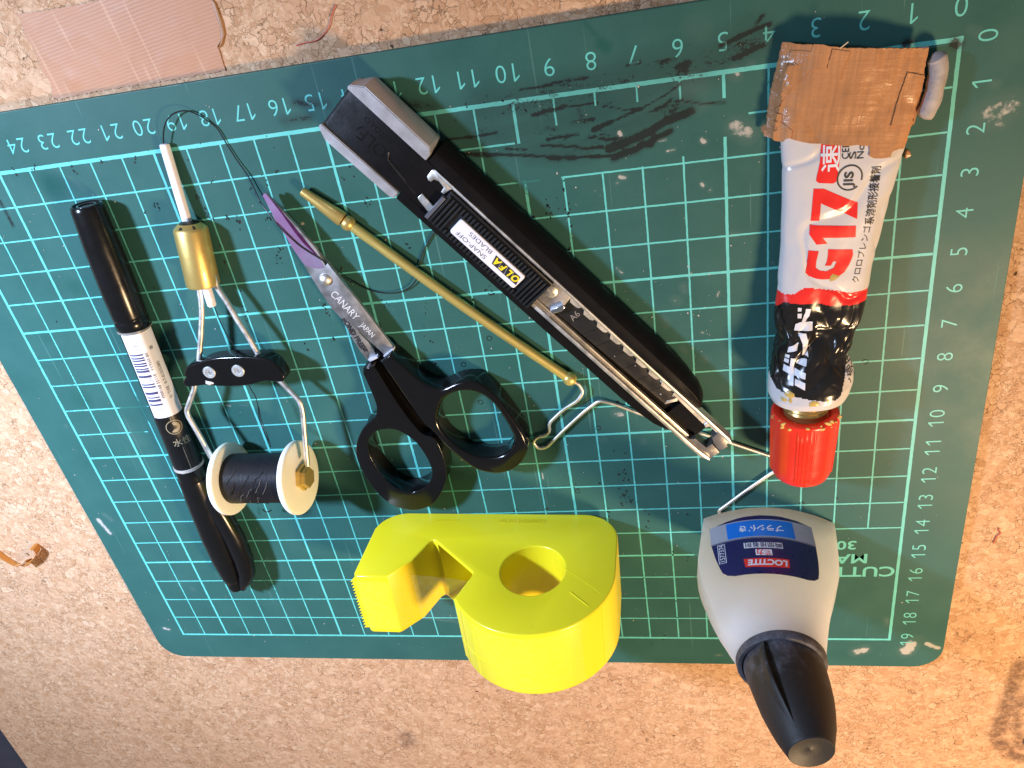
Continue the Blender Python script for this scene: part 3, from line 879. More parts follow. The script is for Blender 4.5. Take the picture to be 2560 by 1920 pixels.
for i, ch in enumerate("OLFA"):
    c = 6.035-.215*i
    bl = [(c+.105, -.315), (c+.105, -.06), (c-.1, -.06), (c-.1, -.315)]
    sh = [(x-.10*((y+.19)/.13)*.35, y) for x, y in bl]
    fv = flat_poly(sh)
    add("logo_panel", [(x, y, 1.2085) for x, y, _ in fv[0]], fv[1], M_INK, lab, local=True, smooth=False)
    tv = text_mesh(ch, .26, .010, .2, xscale=.95)
    add("lettering", [(c-u-v*.2, -.1875-v, 1.2115) for u, v, _ in tv[0]], tv[1], M_YELLOWINK, lab, local=True, smooth=False)
# lock parts in front of and behind the slider
kadd("lock_plate", prism([(6.86, -.34), (7.42, -.32), (7.56, .0), (7.5, .36), (6.86, .36)], .80, .87, .015), M_GREYSTEEL)
kadd("lock_screw", join(lathe((7.02, .09, .86), (7.02, .09, .96), [(0, .17), (.05, .17), (.075, .13), (.08, .001)], 24), box(6.90, 7.14, .06, .12, .93, .945)), M_STEEL)
kadd("lock_tab", prism([(7.36, -.30), (7.47, -.34), (7.60, -.10), (7.58, .06), (7.47, .06)], .84, .98, .03), plain("bright_clip_steel", (.72, .74, .82), .2, 1.0, .03))
kadd("spring_strip", prism([(2.84, -.38), (2.90, -.42), (3.36, -.50), (3.36, -.28), (2.86, -.22)], .98, 1.085, .02), M_STEEL)
for s, t, z, r in ((11.1, .30, .79, .05), (11.35, -.02, .785, .02), (11.62, .2, .79, .02), (9.6, -.1, .785, .012), (10.2, .1, .785, .012), (4.9, -.2, 1.215, .012)):
    V, F = fleck(s, t, r, 1.5, .6, z, .02); kadd("wood_crumb", (V, F), M_CRUMB, smooth=False)

# ---------------------------------------------------------------- small scissors
sc = thing("scissors", "small scissors with black finger loops and purple-tipped steel blades, closed", "scissors", (-14.6, -7.0, 0))
def purple_steel():
    m = NT("tempered_purple_steel")
    a = m.noise(70, 4)
    m.set(col=m.ramp(a.outputs["Fac"], [(.3, (.42, .17, .42)), (.55, (.55, .32, .58)), (.75, (.60, .50, .74))]), metal=.85, rough=.36)
    m.bump(m.noise(1500, 2).outputs["Fac"], .05, .0002)
    return m.m
M_PURPLE = purple_steel()
M_PURPLE_DK = plain("purple_bevel_steel", (.20, .045, .16), .32, .85)
BLA = [(-16.938, -1.35), (-16.871, -1.346), (-16.7, -1.634), (-16.241, -2.415), (-15.927, -3.014), (-15.858, -3.303), (-15.815, -3.528), (-15.73, -3.457), (-15.389, -4.196), (-15.145, -4.695), (-14.5, -6.187), (-14.559, -6.288), (-14.826, -6.498), (-14.876, -6.369), (-15.14, -5.994), (-15.447, -5.55), (-15.772, -5.076), (-15.955, -4.805), (-16.07, -4.644), (-16.194, -4.3), (-16.368, -3.713), (-16.452, -3.369), (-16.635, -2.848), (-16.711, -2.501), (-16.826, -2.185), (-16.899, -1.759), (-16.979, -1.403)]
v = prism(BLA, .42, .53, .018, 2)
blade = add("blade", *v, M_GREYSTEEL, sc)
PUR = [(-16.933, -1.347), (-16.866, -1.343), (-16.695, -1.631), (-16.416, -2.196), (-16.12, -2.836), (-15.932, -3.197), (-15.846, -3.59), (-16.037, -3.59), (-16.216, -3.547), (-16.368, -3.468), (-16.451, -3.358), (-16.63, -2.845), (-16.705, -2.498), (-16.82, -2.182), (-16.894, -1.756), (-16.973, -1.401)]
v = flat_poly(PUR)
add("purple_grind", [(x, y, .5335) for x, y, _ in v[0]], v[1], M_PURPLE, blade, smooth=False)
PUD = [(-16.867, -1.363), (-16.695, -1.631), (-16.416, -2.196), (-16.12, -2.836), (-15.934, -3.203), (-16.026, -3.14), (-16.242, -2.823), (-16.391, -2.501), (-16.591, -1.968), (-16.765, -1.564)]
v = flat_poly(PUD)
add("purple_bevel", [(x, y, .536) for x, y, _ in v[0]], v[1], M_PURPLE_DK, blade, smooth=False)
BLB = [(-16.963, -1.416), (-16.606, -1.981), (-15.973, -3.167), (-15.74, -3.555), (-15.433, -4.264), (-15.404, -4.481), (-15.486, -4.507), (-15.669, -4.523), (-15.454, -5.737), (-15.269, -6.034), (-15.154, -6.329), (-15.15, -6.618), (-15.467, -6.647), (-15.648, -6.199), (-15.874, -5.232), (-16.072, -4.89), (-16.348, -3.963), (-16.462, -3.499), (-16.701, -2.842), (-16.934, -2.11), (-17.035, -1.443)]
bladeB = add("blade", *prism(BLB, .28, .405, .018, 2), M_GREYSTEEL, sc)
pv = (-15.936, -3.927, 0.62)
add("pivot_rivet", *lathe((pv[0], pv[1], .50), (pv[0], pv[1], .7), [(0, .175), (.05, .175), (.10, .15), (.135, .10), (.15, .05), (.155, .001)], 28, capb=False), M_STEEL, sc)
def along(name, body, size, p0, p1, z, m, parent, bold=0, xs=1.0):
    """lettering from p0 towards p1, letters standing to its left"""
    d = Vector((p1[0]-p0[0], p1[1]-p0[1])); L = d.length; d /= L; nn = Vector((-d.y, d.x))
    tv = text_mesh(body, size, bold, .2, xscale=xs)
    ex = [u for u, _, _ in tv[0]]; k = L/(max(ex)-min(ex))
    mid = Vector(((p0[0]+p1[0])/2, (p0[1]+p1[1])/2))
    W = [(*(mid+d*u*k+nn*v), z) for u, v, _ in tv[0]]
    return add(name, W, tv[1], m, parent, smooth=False)
M_ETCH = plain("etched_lettering", (.72, .70, .68), .5, .3)
a, b, c, d, e, f = [(-15.836, -4.329), (-15.329, -5.195), (-15.272, -5.404), (-15.01, -5.824), (-15.799, -5.203), (-15.408, -6.389)]
along("etched_lettering", "CANARY", .34, a, b, .5345, M_ETCH, blade)
along("etched_lettering", "JAPAN", .25, c, d, .5345, M_ETCH, blade)
along("printed_lettering", "BOND FREE®", .22, e, f, .409, M_INK, bladeB, .012)
HA = [(-14.506, -6.258), (-14.45, -6.437), (-14.25, -6.653), (-13.948, -7.083), (-13.733, -7.323), (-13.467, -7.493), (-13.208, -7.538), (-12.773, -7.374), (-12.433, -7.325), (-12.151, -7.401), (-11.894, -7.606), (-11.602, -8.002), (-11.308, -8.614), (-11.072, -9.216), (-11.0, -9.62), (-11.062, -9.982), (-11.281, -10.342), (-11.635, -10.618), (-11.965, -10.716), (-12.279, -10.714), (-12.71, -10.565), (-13.069, -10.229), (-13.544, -9.62), (-13.791, -9.135), (-14.001, -8.82), (-14.191, -8.429), (-14.874, -6.513)]
HAH = [(-13.426, -8.166), (-13.211, -7.872), (-12.838, -7.693), (-12.403, -7.682), (-12.068, -7.837), (-11.794, -8.16), (-11.578, -8.636), (-11.414, -9.156), (-11.382, -9.478), (-11.558, -9.832), (-11.884, -10.041), (-12.344, -10.099), (-12.839, -9.948), (-13.306, -9.489), (-13.55, -8.988), (-13.585, -8.586)]
HB = [(-15.472, -6.707), (-15.136, -6.67), (-15.066, -6.794), (-14.85, -7.566), (-14.543, -8.446), (-14.206, -9.11), (-13.834, -9.336), (-13.713, -10.007), (-13.721, -10.602), (-13.857, -11.03), (-14.168, -11.55), (-14.503, -11.899), (-14.878, -12.068), (-15.263, -12.1), (-15.756, -11.943), (-16.116, -11.561), (-16.363, -11.052), (-16.501, -10.512), (-16.564, -9.986), (-16.491, -9.562), (-16.305, -9.152), (-16.014, -8.777), (-15.674, -8.514), (-15.505, -8.345), (-15.413, -8.073), (-15.412, -7.72), (-15.477, -7.177), (-15.52, -6.872)]
HBH = [(-16.019, -9.335), (-15.841, -9.075), (-15.504, -8.89), (-15.076, -8.895), (-14.765, -9.077), (-14.486, -9.402), (-14.303, -9.849), (-14.202, -10.364), (-14.244, -10.75), (-14.467, -11.069), (-14.772, -11.278), (-15.127, -11.366), (-15.502, -11.215), (-15.786, -10.855), (-15.989, -10.34), (-16.097, -9.796)]
def smooth_out(p, keep):   # round the traced outline except for its first corners
    return [tuple(p[0][:2])]+[q[:2] for q in cr([x for x in p[keep:]], 4)] if keep else [q[:2] for q in cr(p, 4, True)]
def handle(outl, hole, z0, z1):
    return prism(smooth_out(outl, 1), z0, z1, .17, 5, True, holes=[smooth_out(hole, 0)])
hA = add("handle", *handle(HA, HAH, .04, .86), M_GLOSSBLACK, sc, autosmooth=50)
hB = add("handle", *handle(HB, HBH, .02, .80), M_GLOSSBLACK, sc, autosmooth=50)
WEB = [(-15.07, -6.297), (-14.906, -6.585), (-14.519, -7.651), (-13.984, -8.948), (-13.933, -9.195), (-14.249, -9.341), (-14.586, -8.509), (-14.894, -7.624), (-15.092, -6.775)]
add("handle_stop", *prism(WEB, .06, .42, .03), M_BLACK, hB)
M_FERR = plain("blade_root_plastic", (.5, .5, .56), .35)
EA = [(-14.479, -6.227), (-14.488, -6.305), (-14.789, -6.5), (-14.845, -6.452)]
EB = [(-15.051, -6.465), (-15.026, -6.525), (-15.329, -6.642), (-15.368, -6.558)]
add("blade_root", *prism(EA, .40, .60, .02), M_FERR, blade)
add("blade_root", *prism(EB, .27, .55, .02), M_FERR, bladeB)

# ---------------------------------------------------------------- tape dispenser, standing on its flat side
def yellow():
    m = NT("yellow_styrene")
    a = m.noise(40, 3)
    m.set(col=m.ramp(a.outputs["Fac"], [(.3, (.88, .74, .016)), (.7, (.91, .78, .022))]), rough=.27, sss=.06, sssr=(.6, .45, .02), ssss=.0015, spec=.5)
    m.bump(m.noise(220, 3).outputs["Fac"], .02, .0003)
    return m.m
M_YEL = yellow()
DA = math.atan2(-13.135+12.868, -9.767+15.818)
disp = thing("tape_dispenser", "bright yellow plastic tape dispenser with a jagged cutter standing on the mat", "tape dispenser", (-15.818, -12.868, 0), DA)
CX, CZ, CR = 4.70, 2.575, 2.52
prof = [(0, 0)]
prof = cr([(.02, .0), (-.38, .13), (-.72, .42), (-.90, .80)], 5)
prof += [(-.95, 2.86), (-.90, 2.98), (-.80, 3.03), (.10, 3.02), (.20, 2.96), (.79, 2.32), (1.16, 1.42), (1.26, 1.33), (1.36, 1.37), (2.82, 2.70), (2.86, 2.80), (2.84, 2.9), (2.50, 3.84)]
a0, a1 = math.atan2(3.89-CZ, 2.51-CX), 0.0
for i in range(31):
    q = a0+(a1-a0)*i/30
    prof.append((CX+CR*math.cos(q), CZ+CR*math.sin(q)))
prof += [(CX+CR, 1.15)]+[(6.06+1.15*math.cos(R(-k*9))+.01, 1.15+1.15*math.sin(R(-k*9))) for k in range(1, 10)]+[(6.06, 0)]
hole = [(CX+.985*math.cos(R(k*7.5)), CZ+1.03*math.sin(R(k*7.5))) for k in range(48)]
DD = 2.52
v, f = prism([(x, z) for x, z in prof], 0, DD, .075, 4, True, holes=[hole])
# stand the extrusion up: plan y -> height, extrusion -> depth (away from the camera)
v = [(x, z-DD, y) for x, y, z in v]
v = [(x, -((z+0)), y) if False else (x, zz, y) for (x, zz, y) in [(p[0], p[1], p[2]) for p in v]]
# the right side of the notch is the dark mouth the tape comes out of
def cut_box(me_o, c, ang, lx, lz, y0, y1):
    V = []
    for y in (y0, y1):
        for a, b in ((-lx, -lz), (lx, -lz), (lx, lz), (-lx, lz)):
            V.append((c[0]+a*math.cos(ang)-b*math.sin(ang), y, c[1]+a*math.sin(ang)+b*math.cos(ang)))
    F = [[0, 1, 2, 3], [7, 6, 5, 4], [0, 4, 5, 1], [1, 5, 6, 2], [2, 6, 7, 3], [3, 7, 4, 0]]
    bm = bmesh.new(); vs = [bm.verts.new(Vector(q)*S) for q in V]
    for q in F: bm.faces.new([vs[i] for i in q])
    bmesh.ops.recalc_face_normals(bm, faces=bm.faces)
    me = bpy.data.meshes.new("mouth"); bm.to_mesh(me); bm.free()
    k = bpy.data.objects.new("mouth", me); COL.objects.link(k); k.parent = me_o.parent
    md = me_o.modifiers.new("mouth", 'BOOLEAN'); md.operation = 'DIFFERENCE'; md.object = k; md.solver = 'EXACT'
    dg = bpy.context.evaluated_depsgraph_get(); dg.update()
    new = bpy.data.meshes.new_from_object(me_o.evaluated_get(dg))
    me_o.modifiers.clear(); me_o.data = new
    bpy.data.objects.remove(k)
    new.polygons.foreach_set("use_smooth", [True]*len(new.polygons)); new.set_sharp_from_angle(angle=R(35))
dbody = add("dispenser_body", v, f, M_YEL, disp, local=True, autosmooth=35)
wa = math.atan2(2.70-1.37, 2.82-1.36)
cut_box(dbody, (2.09+.62*math.sin(wa), 2.035-.62*math.cos(wa)), wa, .90, .70, -DD+.10, -.10)
def ring_cut(me_o, r0, r1, y0, y1, n=64):
    bm = bmesh.new(); rows = []
    for r, y in ((r0, y0), (r1, y0), (r1, y1), (r0, y1)):
        rows.append([bm.verts.new(Vector((CX+r*math.cos(2*math.pi*k/n), y, CZ+r*math.sin(2*math.pi*k/n)))*S) for k in range(n)])
    for i in range(4):
        a, b = rows[i], rows[(i+1) % 4]
        for k in range(n): bm.faces.new((a[k], a[(k+1) % n], b[(k+1) % n], b[k]))
    bmesh.ops.recalc_face_normals(bm, faces=bm.faces)
    me = bpy.data.meshes.new("roll_space"); bm.to_mesh(me); bm.free()
    k = bpy.data.objects.new("roll_space", me); COL.objects.link(k); k.parent = me_o.parent
    md = me_o.modifiers.new("roll_space", 'BOOLEAN'); md.operation = 'DIFFERENCE'; md.object = k; md.solver = 'EXACT'
    dg = bpy.context.evaluated_depsgraph_get(); dg.update()
    new = bpy.data.meshes.new_from_object(me_o.evaluated_get(dg))
    me_o.modifiers.clear(); me_o.data = new
    bpy.data.objects.remove(k)
    new.polygons.foreach_set("use_smooth", [True]*len(new.polygons)); new.set_sharp_from_angle(angle=R(35))
ring_cut(dbody, 1.16, 2.37, -DD+.11, -.11)
M_ROLL = plain("amber_tape_roll", (.34, .17, .02), .25, bstr=.03)
add("tape_roll", *[[(x+CX, z_, y+CZ) for x, y, z_ in q] if i == 0 else q for i, q in enumerate(lathe((0, 0, -.2), (0, 0, -DD+.2), [(0, 1.2), (0, 1.72), (DD-.4, 1.72), (DD-.4, 1.2)], 64, False, False))], M_ROLL, disp, local=True)
# saw-tooth cutter along the arm's left edge
def teeth():
    V, F = [], []
    n = 17
    for i in range(n):
        y0 = -.14-(DD-.34)*i/n; y1 = -.14-(DD-.34)*(i+1)/n; ym = y0*.35+y1*.65
        k = len(V)
        V += [(-.86, y0, 3.0), (-.86, y1, 3.0), (-1.06, ym, 3.05), (-.92, y0, 2.82), (-.92, y1, 2.82)]
        F += [[k, k+2, k+1], [k, k+3, k+2], [k+1, k+2, k+4], [k+3, k+4, k+2]]
    return V, F
add("cutter_teeth", *teeth(), M_YEL, disp, local=True, smooth=False)
def film():
    m = NT("clear_tape_film")
    sq = m.noise(500, 3, .6, vec=m.mapping((1, 6, 1)))
    m.set(col=(.95, .93, .80), rough=.12, spec=.6, alpha=m.val(sq.outputs["Fac"], .4, .75, .015, .07))
    m.bump(sq.outputs["Fac"], .5, .0004)
    return m.m
M_FILM = film()
def ribbon(pts, y0, y1, n=6, wob=0.0):
    V, F = [], []
    for i, (x, z) in enumerate(pts):
        for k in range(n+1):
            y = y0+(y1-y0)*k/n
            V.append((x+wob*nz(i*.7, k*.9, 3), y, z+wob*nz(i*.9, k*.7, 9)))
    for i in range(len(pts)-1):
        for k in range(n):
            a = i*(n+1)+k; F.append([a, a+1, a+n+2, a+n+1])
    return V, F
arc = [(CX+(CR+.012)*math.cos(R(150-k*9)), CZ+(CR+.012)*math.sin(R(150-k*9))) for k in range(12)]
add("tape_film", *ribbon([(-.88, 3.06), (-.4, 3.055), (.14, 3.05), (.22, 3.0), (.5, 2.70), (.78, 2.37)], -.2, -DD+.2, 10, .025), M_FILM, disp, local=True)
add("tape_film", *ribbon([(.80, 2.62), (1.8, 2.70), (2.80, 2.84)], -.3, -DD+.25, 6, .01), M_FILM, disp, local=True)
add("tape_film", *ribbon([(2.50, 3.86)]+arc, -.14, -DD+.12, 6), M_FILM, disp, local=True)
# raised maker's lettering near the base of the front face
tv = text_mesh("HORIAKI CO.LTD", .26, .004, .15, xscale=1.05)
ex = [p[0] for p in tv[0]]
def stand(u, v, x0, z0, k=1.0): return (x0-u*k, .008, z0-v)
V = [(4.06-u*(1.52/(max(ex)-min(ex))), .020, .40+v) for u, v, _ in tv[0]]
add("raised_lettering", V, tv[1], M_YEL, disp, local=True, smooth=False)
tv = text_mesh("MADE IN JAPAN", .10, 0, .2)
add("raised_lettering", [(1.55-u*1.2, .006, .37+v) for u, v, _ in tv[0]], tv[1], M_YEL, disp, local=True, smooth=False)
for a in (32, 60, 128, 141):
    add("seam_line", *sweep([(CX+(CR+.002)*math.cos(R(a)), -.1, CZ+(CR+.002)*math.sin(R(a))), (CX+(CR+.002)*math.cos(R(a+1)), -DD+.1, CZ+(CR+.002)*math.sin(R(a+1)))], .008, 6), M_YEL, disp, local=True)
add("seam_line", *sweep([(CX+(CR+.003)*math.cos(R(a)), -1.35-.002*a, CZ+(CR+.003)*math.sin(R(a))) for a in range(112, 150, 4)], .010, 6), M_YEL, disp, local=True)
add("seam_line", *sweep([(5.62, .002, 2.45), (6.62, .002, 3.28), (6.82, .002, 3.5)], .007, 6), M_YEL, disp, local=True)
# small moulding ridge on the face
add("moulding_ridge", *sweep([(5.92, .006, 3.45), (6.5, .006, 3.98)], [.018, .014], 8), M_YEL, disp, local=True)

# ---------------------------------------------------------------- brass whip finisher with its bent wire
whip = thing("whip_finisher", "slender brass whip finishing tool with a bent steel wire hook", "fly tying tool", (-12.5, -4.9, 0), R(-45))
P0, P1 = Vector((-15.99, -1.47, .225)), Vector((-9.50, -7.88, .205))
d = (P1-P0).normalized(); Lr = (P1-P0).length
def on(s): return tuple(P0+d*s)
M_BRASS2 = brass("polished_brass", (.92, .72, .22), .33)
add("tip_cone", *lathe(on(0), on(2), [(.0, .085), (.012, .118), (.05, .125), (.3, .140), (.85, .185), (1.25, .212), (1.29, .20)], 28), M_BRASS, whip)
add("collar_ball", *lathe(on(0), on(2), [(1.30, .12), (1.33, .17), (1.39, .203), (1.46, .212), (1.53, .20), (1.59, .165), (1.62, .12)], 28), M_BRASS, whip)
rod_pts = [on(1.6+(Lr-1.75)*i/24) for i in range(25)]
rod_pts = [(x, y, z+.10*math.sin(math.pi*i/24)) for i, (x, y, z) in enumerate(rod_pts)]
add("handle_rod", *sweep(rod_pts, [.142+.004*math.sin(i*1.7) for i in range(25)], 22), M_BRASS2, whip)
add("end_ball", *lathe(on(Lr-.25), on(Lr), [(0, .08), (.03, .15), (.10, .19), (.19, .205), (.28, .19), (.35, .14), (.385, .07)], 24), M_BRASS2, whip)
W = [on(Lr+.1)]+[(-9.299, -8.045, 0.12), (-9.195, -8.306, 0.12), (-9.389, -8.605, 0.12), (-9.901, -8.978, 0.12), (-10.385, -9.422, 0.12), (-10.415, -9.752, 0.12), (-10.576, -9.884, 0.12), (-10.81, -9.913, 0.12), (-10.99, -10.089, 0.12), (-10.85, -10.364, 0.12), (-10.587, -10.328, 0.12), (-10.0, -9.746, 0.12), (-9.273, -9.076, 0.12), (-8.771, -8.704, 0.12), (-8.331, -8.876, 0.12), (-7.599, -9.269, 0.12)]
W = [W[0]]+[(x, y, .20 if i < 3 else .09) for i, (x, y, z) in enumerate(W[1:])]
W2_ = [(-4.913, -10.526, 0.1), (-3.997, -10.973, 0.1), (-3.23, -11.253, 0.1)]
W3_ = [(-3.278, -11.315, 0.1), (-3.869, -11.629, 0.1), (-4.658, -12.316, 0.1), (-5.267, -12.882, 0.1), (-5.442, -13.034, 0.1), (-5.459, -13.158, 0.1), (-5.275, -13.236, 0.1)]
wire = fillet(W[:3]+[W[3]]+W[4:]+[(x, y, .08) for x, y, z in W2_]+[(x, y, .09) for x, y, z in W3_], .16, 5)
add("wire_hook", *sweep(wire, .056, 12), M_STEEL, whip)

# ---------------------------------------------------------------- bobbin holder, spool, thread
def ramp_z(y): return .15+.099*(.2-y)
bob = thing("bobbin_holder", "thread bobbin holder with white ceramic tube, brass weight and black two-screw grip", "bobbin holder", (-19.6, -4.5, 0))
T0 = Vector((-19.49, .20, .15)); T1 = Vector((-19.617, -4.231, 0.58)); T1 = T0+(T1-T0).normalized()*4.63
M_CERAM = plain("white_ceramic", (.86, .82, .84), .22, var=.02, bstr=.02, sss=.1, ssss=.002)
add("ceramic_tube", *lathe(T0, T1, [(0, .07), (.0, .10), (.02, .128), (.08, .136), (4.3, .136), (4.58, .13), (4.62, .10), (4.60, .06), (4.3, .05)], 20, rfun=lambda q, s: 1+.015*math.sin(q*6)), M_CERAM, bob)
B0, B1 = Vector((-19.475, -1.93, .40)), Vector((-19.655, -3.78, .585))
bd = (B1-B0).normalized()
add("brass_weight", *lathe(B0, B1, [(.06, .15), (.03, .22), (.0, .30), (.10, .41), (.14, .45), (.2, .468), (1.75, .468), (1.80, .455), (1.83, .40), (1.83, .001)], 36, capa=True), M_BRASS, bob)
M_GLUE = plain("cured_dark_glue", (.03, .028, .02), .25, bscale=600, bstr=.6)
add("glue_bead", *lathe(B0, B1, [(-.07, .135), (-.05, .20), (.0, .27), (.05, .34), (.11, .405)], 24, False, False, rfun=lambda q, s: 1+.06*math.sin(q*5)+.05*math.sin(q*8+1)), M_GLUE, bob)
def arm(pts, sm_=True):
    return sweep(cr(pts, 8) if sm_ else fillet(pts, .25, 6), .085, 14)
A1 = [(-19.781, -3.5, 0.56), (-19.841, -3.933, 0.6), (-19.963, -4.457, 0.65), (-20.194, -5.076, 0.71), (-20.4, -5.571, 0.76), (-20.604, -6.034, 0.8)]
A2 = [(-19.233, -3.463, 0.56), (-19.23, -3.807, 0.6), (-19.082, -4.261, 0.64), (-18.931, -4.807, 0.7), (-18.767, -5.32, 0.75), (-18.591, -6.015, 0.8)]
add("wire_arm", *arm(A1), M_STEEL, bob)
add("wire_arm", *arm(A2), M_STEEL, bob)
L1 = [(-21.064, -6.824, 0.8), (-21.148, -7.002, 0.83), (-21.648, -7.695, 0.92), (-21.658, -7.884, 0.95), (-21.47, -8.589, 1.06), (-21.319, -9.447, 1.16)]
L2 = [(-18.234, -6.888, 0.8), (-18.055, -7.158, 0.83), (-17.728, -7.623, 0.92), (-17.738, -7.96, 0.96), (-17.897, -8.793, 1.06), (-18.078, -9.828, 1.19)]
add("wire_leg", *arm(L1+[(-21.02, -10.27, 1.17)], False), M_STEEL, bob)
add("wire_leg", *arm(L2, False), M_STEEL, bob)
G = [(-21.062, -6.271), (-21.105, -6.346), (-21.097, -6.445), (-21.215, -6.555), (-21.267, -6.671), (-21.23, -6.765), (-21.066, -6.785), (-20.793, -6.772), (-20.542, -6.762), (-20.277, -6.809), (-19.955, -6.851), (-19.48, -6.881), (-19.023, -6.85), (-18.665, -6.774), (-18.342, -6.789), (-18.101, -6.83), (-17.954, -6.802), (-17.883, -6.699), (-17.923, -6.465), (-18.039, -6.172), (-18.224, -6.033), (-18.483, -5.953), (-18.894, -5.891), (-19.321, -5.865), (-19.869, -5.86), (-20.344, -5.938), (-20.718, -6.032), (-20.918, -6.106)]
grip_o = add("grip", *prism([q[:2] for q in cr(G, 3, True)], .56, 1.06, .05, 3, True), M_GLOSSBLACK, bob)
for sx, sy in [(-20.229, -6.319), (-19.272, -6.336)]:
    V, F = lathe((sx, sy, 1.04), (sx, sy, 1.12), [(0, .20), (.045, .20), (.06, .185), (.062, .115), (.035, .11), (.03, .001)], 24, capb=False)
    s_ = add("screw", V, F, plain("zinc_screw", (.55, .56, .55), .45, .6, bscale=900, bstr=.3), grip_o)
    cb = join(box(sx-.085, sx+.085, sy-.02, sy+.02, 1.065, 1.083), box(sx-.02, sx+.02, sy-.085, sy+.085, 1.066, 1.084))
    add("cross_recess", *cb, M_GREYSTEEL, s_)
V, F = fleck(-20.376, -6.689, .07, 2.2, -.3, 1.06, .01); add("glue_smear", V, F, M_CRUMB, grip_o)

SPC, SPA, SPE = Vector((-19.736, -10.261, 1.189)), .005, .04
ax = Vector((math.cos(SPA)*math.cos(SPE), math.sin(SPA)*math.cos(SPE), math.sin(SPE)))
spool = thing("thread_spool", "white plastic spool wound with glossy black tying thread", "spool", (-19.736, -10.261, 0))
M_SPOOL = plain("ivory_plastic", (.88, .86, .77), .38, var=.02, bstr=.03, sss=.3, sssr=(1, .9, .6), ssss=.002)
c0 = SPC-ax*1.40; c1 = SPC+ax*1.40
def flange(s): return [(s, .12), (s, 1.10), (s+.02, 1.16), (s+.06, 1.19), (s+.16, 1.19), (s+.20, 1.16), (s+.22, 1.10), (s+.22, .12)]
for s in (.06, 2.52):
    add("flange", *lathe(c0, c1, flange(s), 64), M_SPOOL, spool)
def wound():
    m = NT("wound_black_thread")
    wv = m.n("ShaderNodeTexWave", wave_type='BANDS', bands_direction='X'); wv.inputs["Scale"].default_value = 1150; wv.inputs["Distortion"].default_value = .8; wv.inputs["Detail"].default_value = 1; wv.inputs["Detail Scale"].default_value = 5
    m.l(m.obj(), wv.inputs["Vector"])
    m.set(col=m.mix(wv.outputs["Fac"], (.004, .004, .006), (.010, .010, .014)), rough=.38, spec=.4)
    m.bump(wv.outputs["Fac"], .35, .0003)
    return m.m
rings = [(.24+2.30*i/46, .81+.004*math.sin(i*1.9)+.006*math.sin(i*.35)-(.05 if i in (0, 46) else 0)) for i in range(47)]
add("wound_thread", *lathe(c0, c1, rings, 56), wound(), spool)
M_THREAD = plain("black_thread", (.008, .008, .010), .45)
M_FUZZ = plain("frayed_thread", (.10, .095, .09), .5)
rs = random.Random(11)
for k in range(16):   # crossing strands on the winding
    s, q = rs.uniform(.5, 1.9), rs.uniform(-1.1, .55)
    u = Vector((0, 0, 1)); u = (u-ax*u.dot(ax)).normalized(); w = ax.cross(u)
    pts = []
    n = 6
    for i in range(n):
        t = i/(n-1); a = q+t*rs.uniform(.4, .6); pts.append(tuple(c0+ax*(s+t*.28*rs.uniform(.8, 1.2))+(u*math.cos(a)-w*math.sin(a))*.832))
    add("crossing_strand", *sweep(pts, .009, 6), M_FUZZ if k % 3 == 0 else M_THREAD, spool)
# brass pivots of the bobbin holder sit in the spool's ends
def hexa(q, s): return 1+.03*math.cos(6*q)
add("brass_pivot", *lathe(SPC, SPC+ax, [(1.24, .16), (1.245, .40), (1.27, .43), (1.46, .43), (1.48, .41), (1.485, .36), (1.60, .35), (1.63, .33), (1.63, .001)], 6, rfun=None), M_BRASS, bob, autosmooth=20)
add("brass_pivot", *lathe(SPC, SPC-ax, [(1.24, .16), (1.245, .36), (1.27, .38), (1.46, .38), (1.48, .001)], 6), M_BRASS, bob, autosmooth=20)

# the loose end: out of the ceramic tube, in a loop, over the scissors and under the rod and knife
TH1 = [(-19.508, 0.178, 0.16), (-19.36, 0.475, 0.2), (-19.177, 0.719, 0.22), (-18.945, 0.888, 0.2), (-18.668, 0.943, 0.16), (-18.454, 0.899, 0.12), (-18.24, 0.751, 0.08), (-18.039, 0.552, 0.05), (-17.873, 0.325, 0.05), (-17.768, -0.067, 0.05), (-17.628, -0.506, 0.06), (-17.467, -0.912, 0.08), (-17.386, -1.315, 0.1), (-17.31, -1.669, 0.16)]
TH2 = [(-17.234, -1.617, 0.3), (-17.028, -1.857, 0.45), (-16.808, -2.199, 0.57), (-16.602, -2.524, 0.57), (-16.363, -2.857, 0.57), (-16.071, -3.135, 0.57), (-15.842, -3.326, 0.58), (-15.767, -3.546, 0.45), (-15.626, -3.903, 0.25), (-15.409, -4.226, 0.12)]
TH3 = [(-15.369, -4.249, 0.06), (-15.044, -4.505, 0.05), (-14.687, -4.658, 0.05), (-14.307, -4.721, 0.05), (-13.932, -4.674, 0.06), (-13.631, -4.525, 0.08), (-13.406, -4.271, 0.1), (-13.279, -3.925, 0.06), (-13.127, -3.622, 0.05), (-12.926, -3.357, 0.05), (-12.72, -3.128, 0.05), (-12.421, -2.883, 0.05)]
th = thing("loose_thread", "fine black thread trailing in a loop from the ceramic tube", "thread", (-17, -1.5, 0))
pth = cr(TH1+TH2+TH3, 6)
add("strand", *sweep([(x, y, z) for x, y, z in pth], .019, 6), M_THREAD, th)
TH4 = [(-19.557, -4.283, 0.6), (-19.551, -4.84, 0.62), (-19.485, -5.318, 0.64), (-19.378, -5.758, 0.66)]
TH5 = [(-19.314, -7.039, 0.75), (-19.219, -7.417, 0.8), (-19.208, -7.754, 0.88), (-19.259, -8.118, 0.95), (-19.177, -8.439, 1.1), (-18.805, -8.673, 1.6), (-18.753, -8.708, 1.7)]
add("strand", *sweep(cr(TH4+TH5, 6), .016, 6), M_THREAD, th)
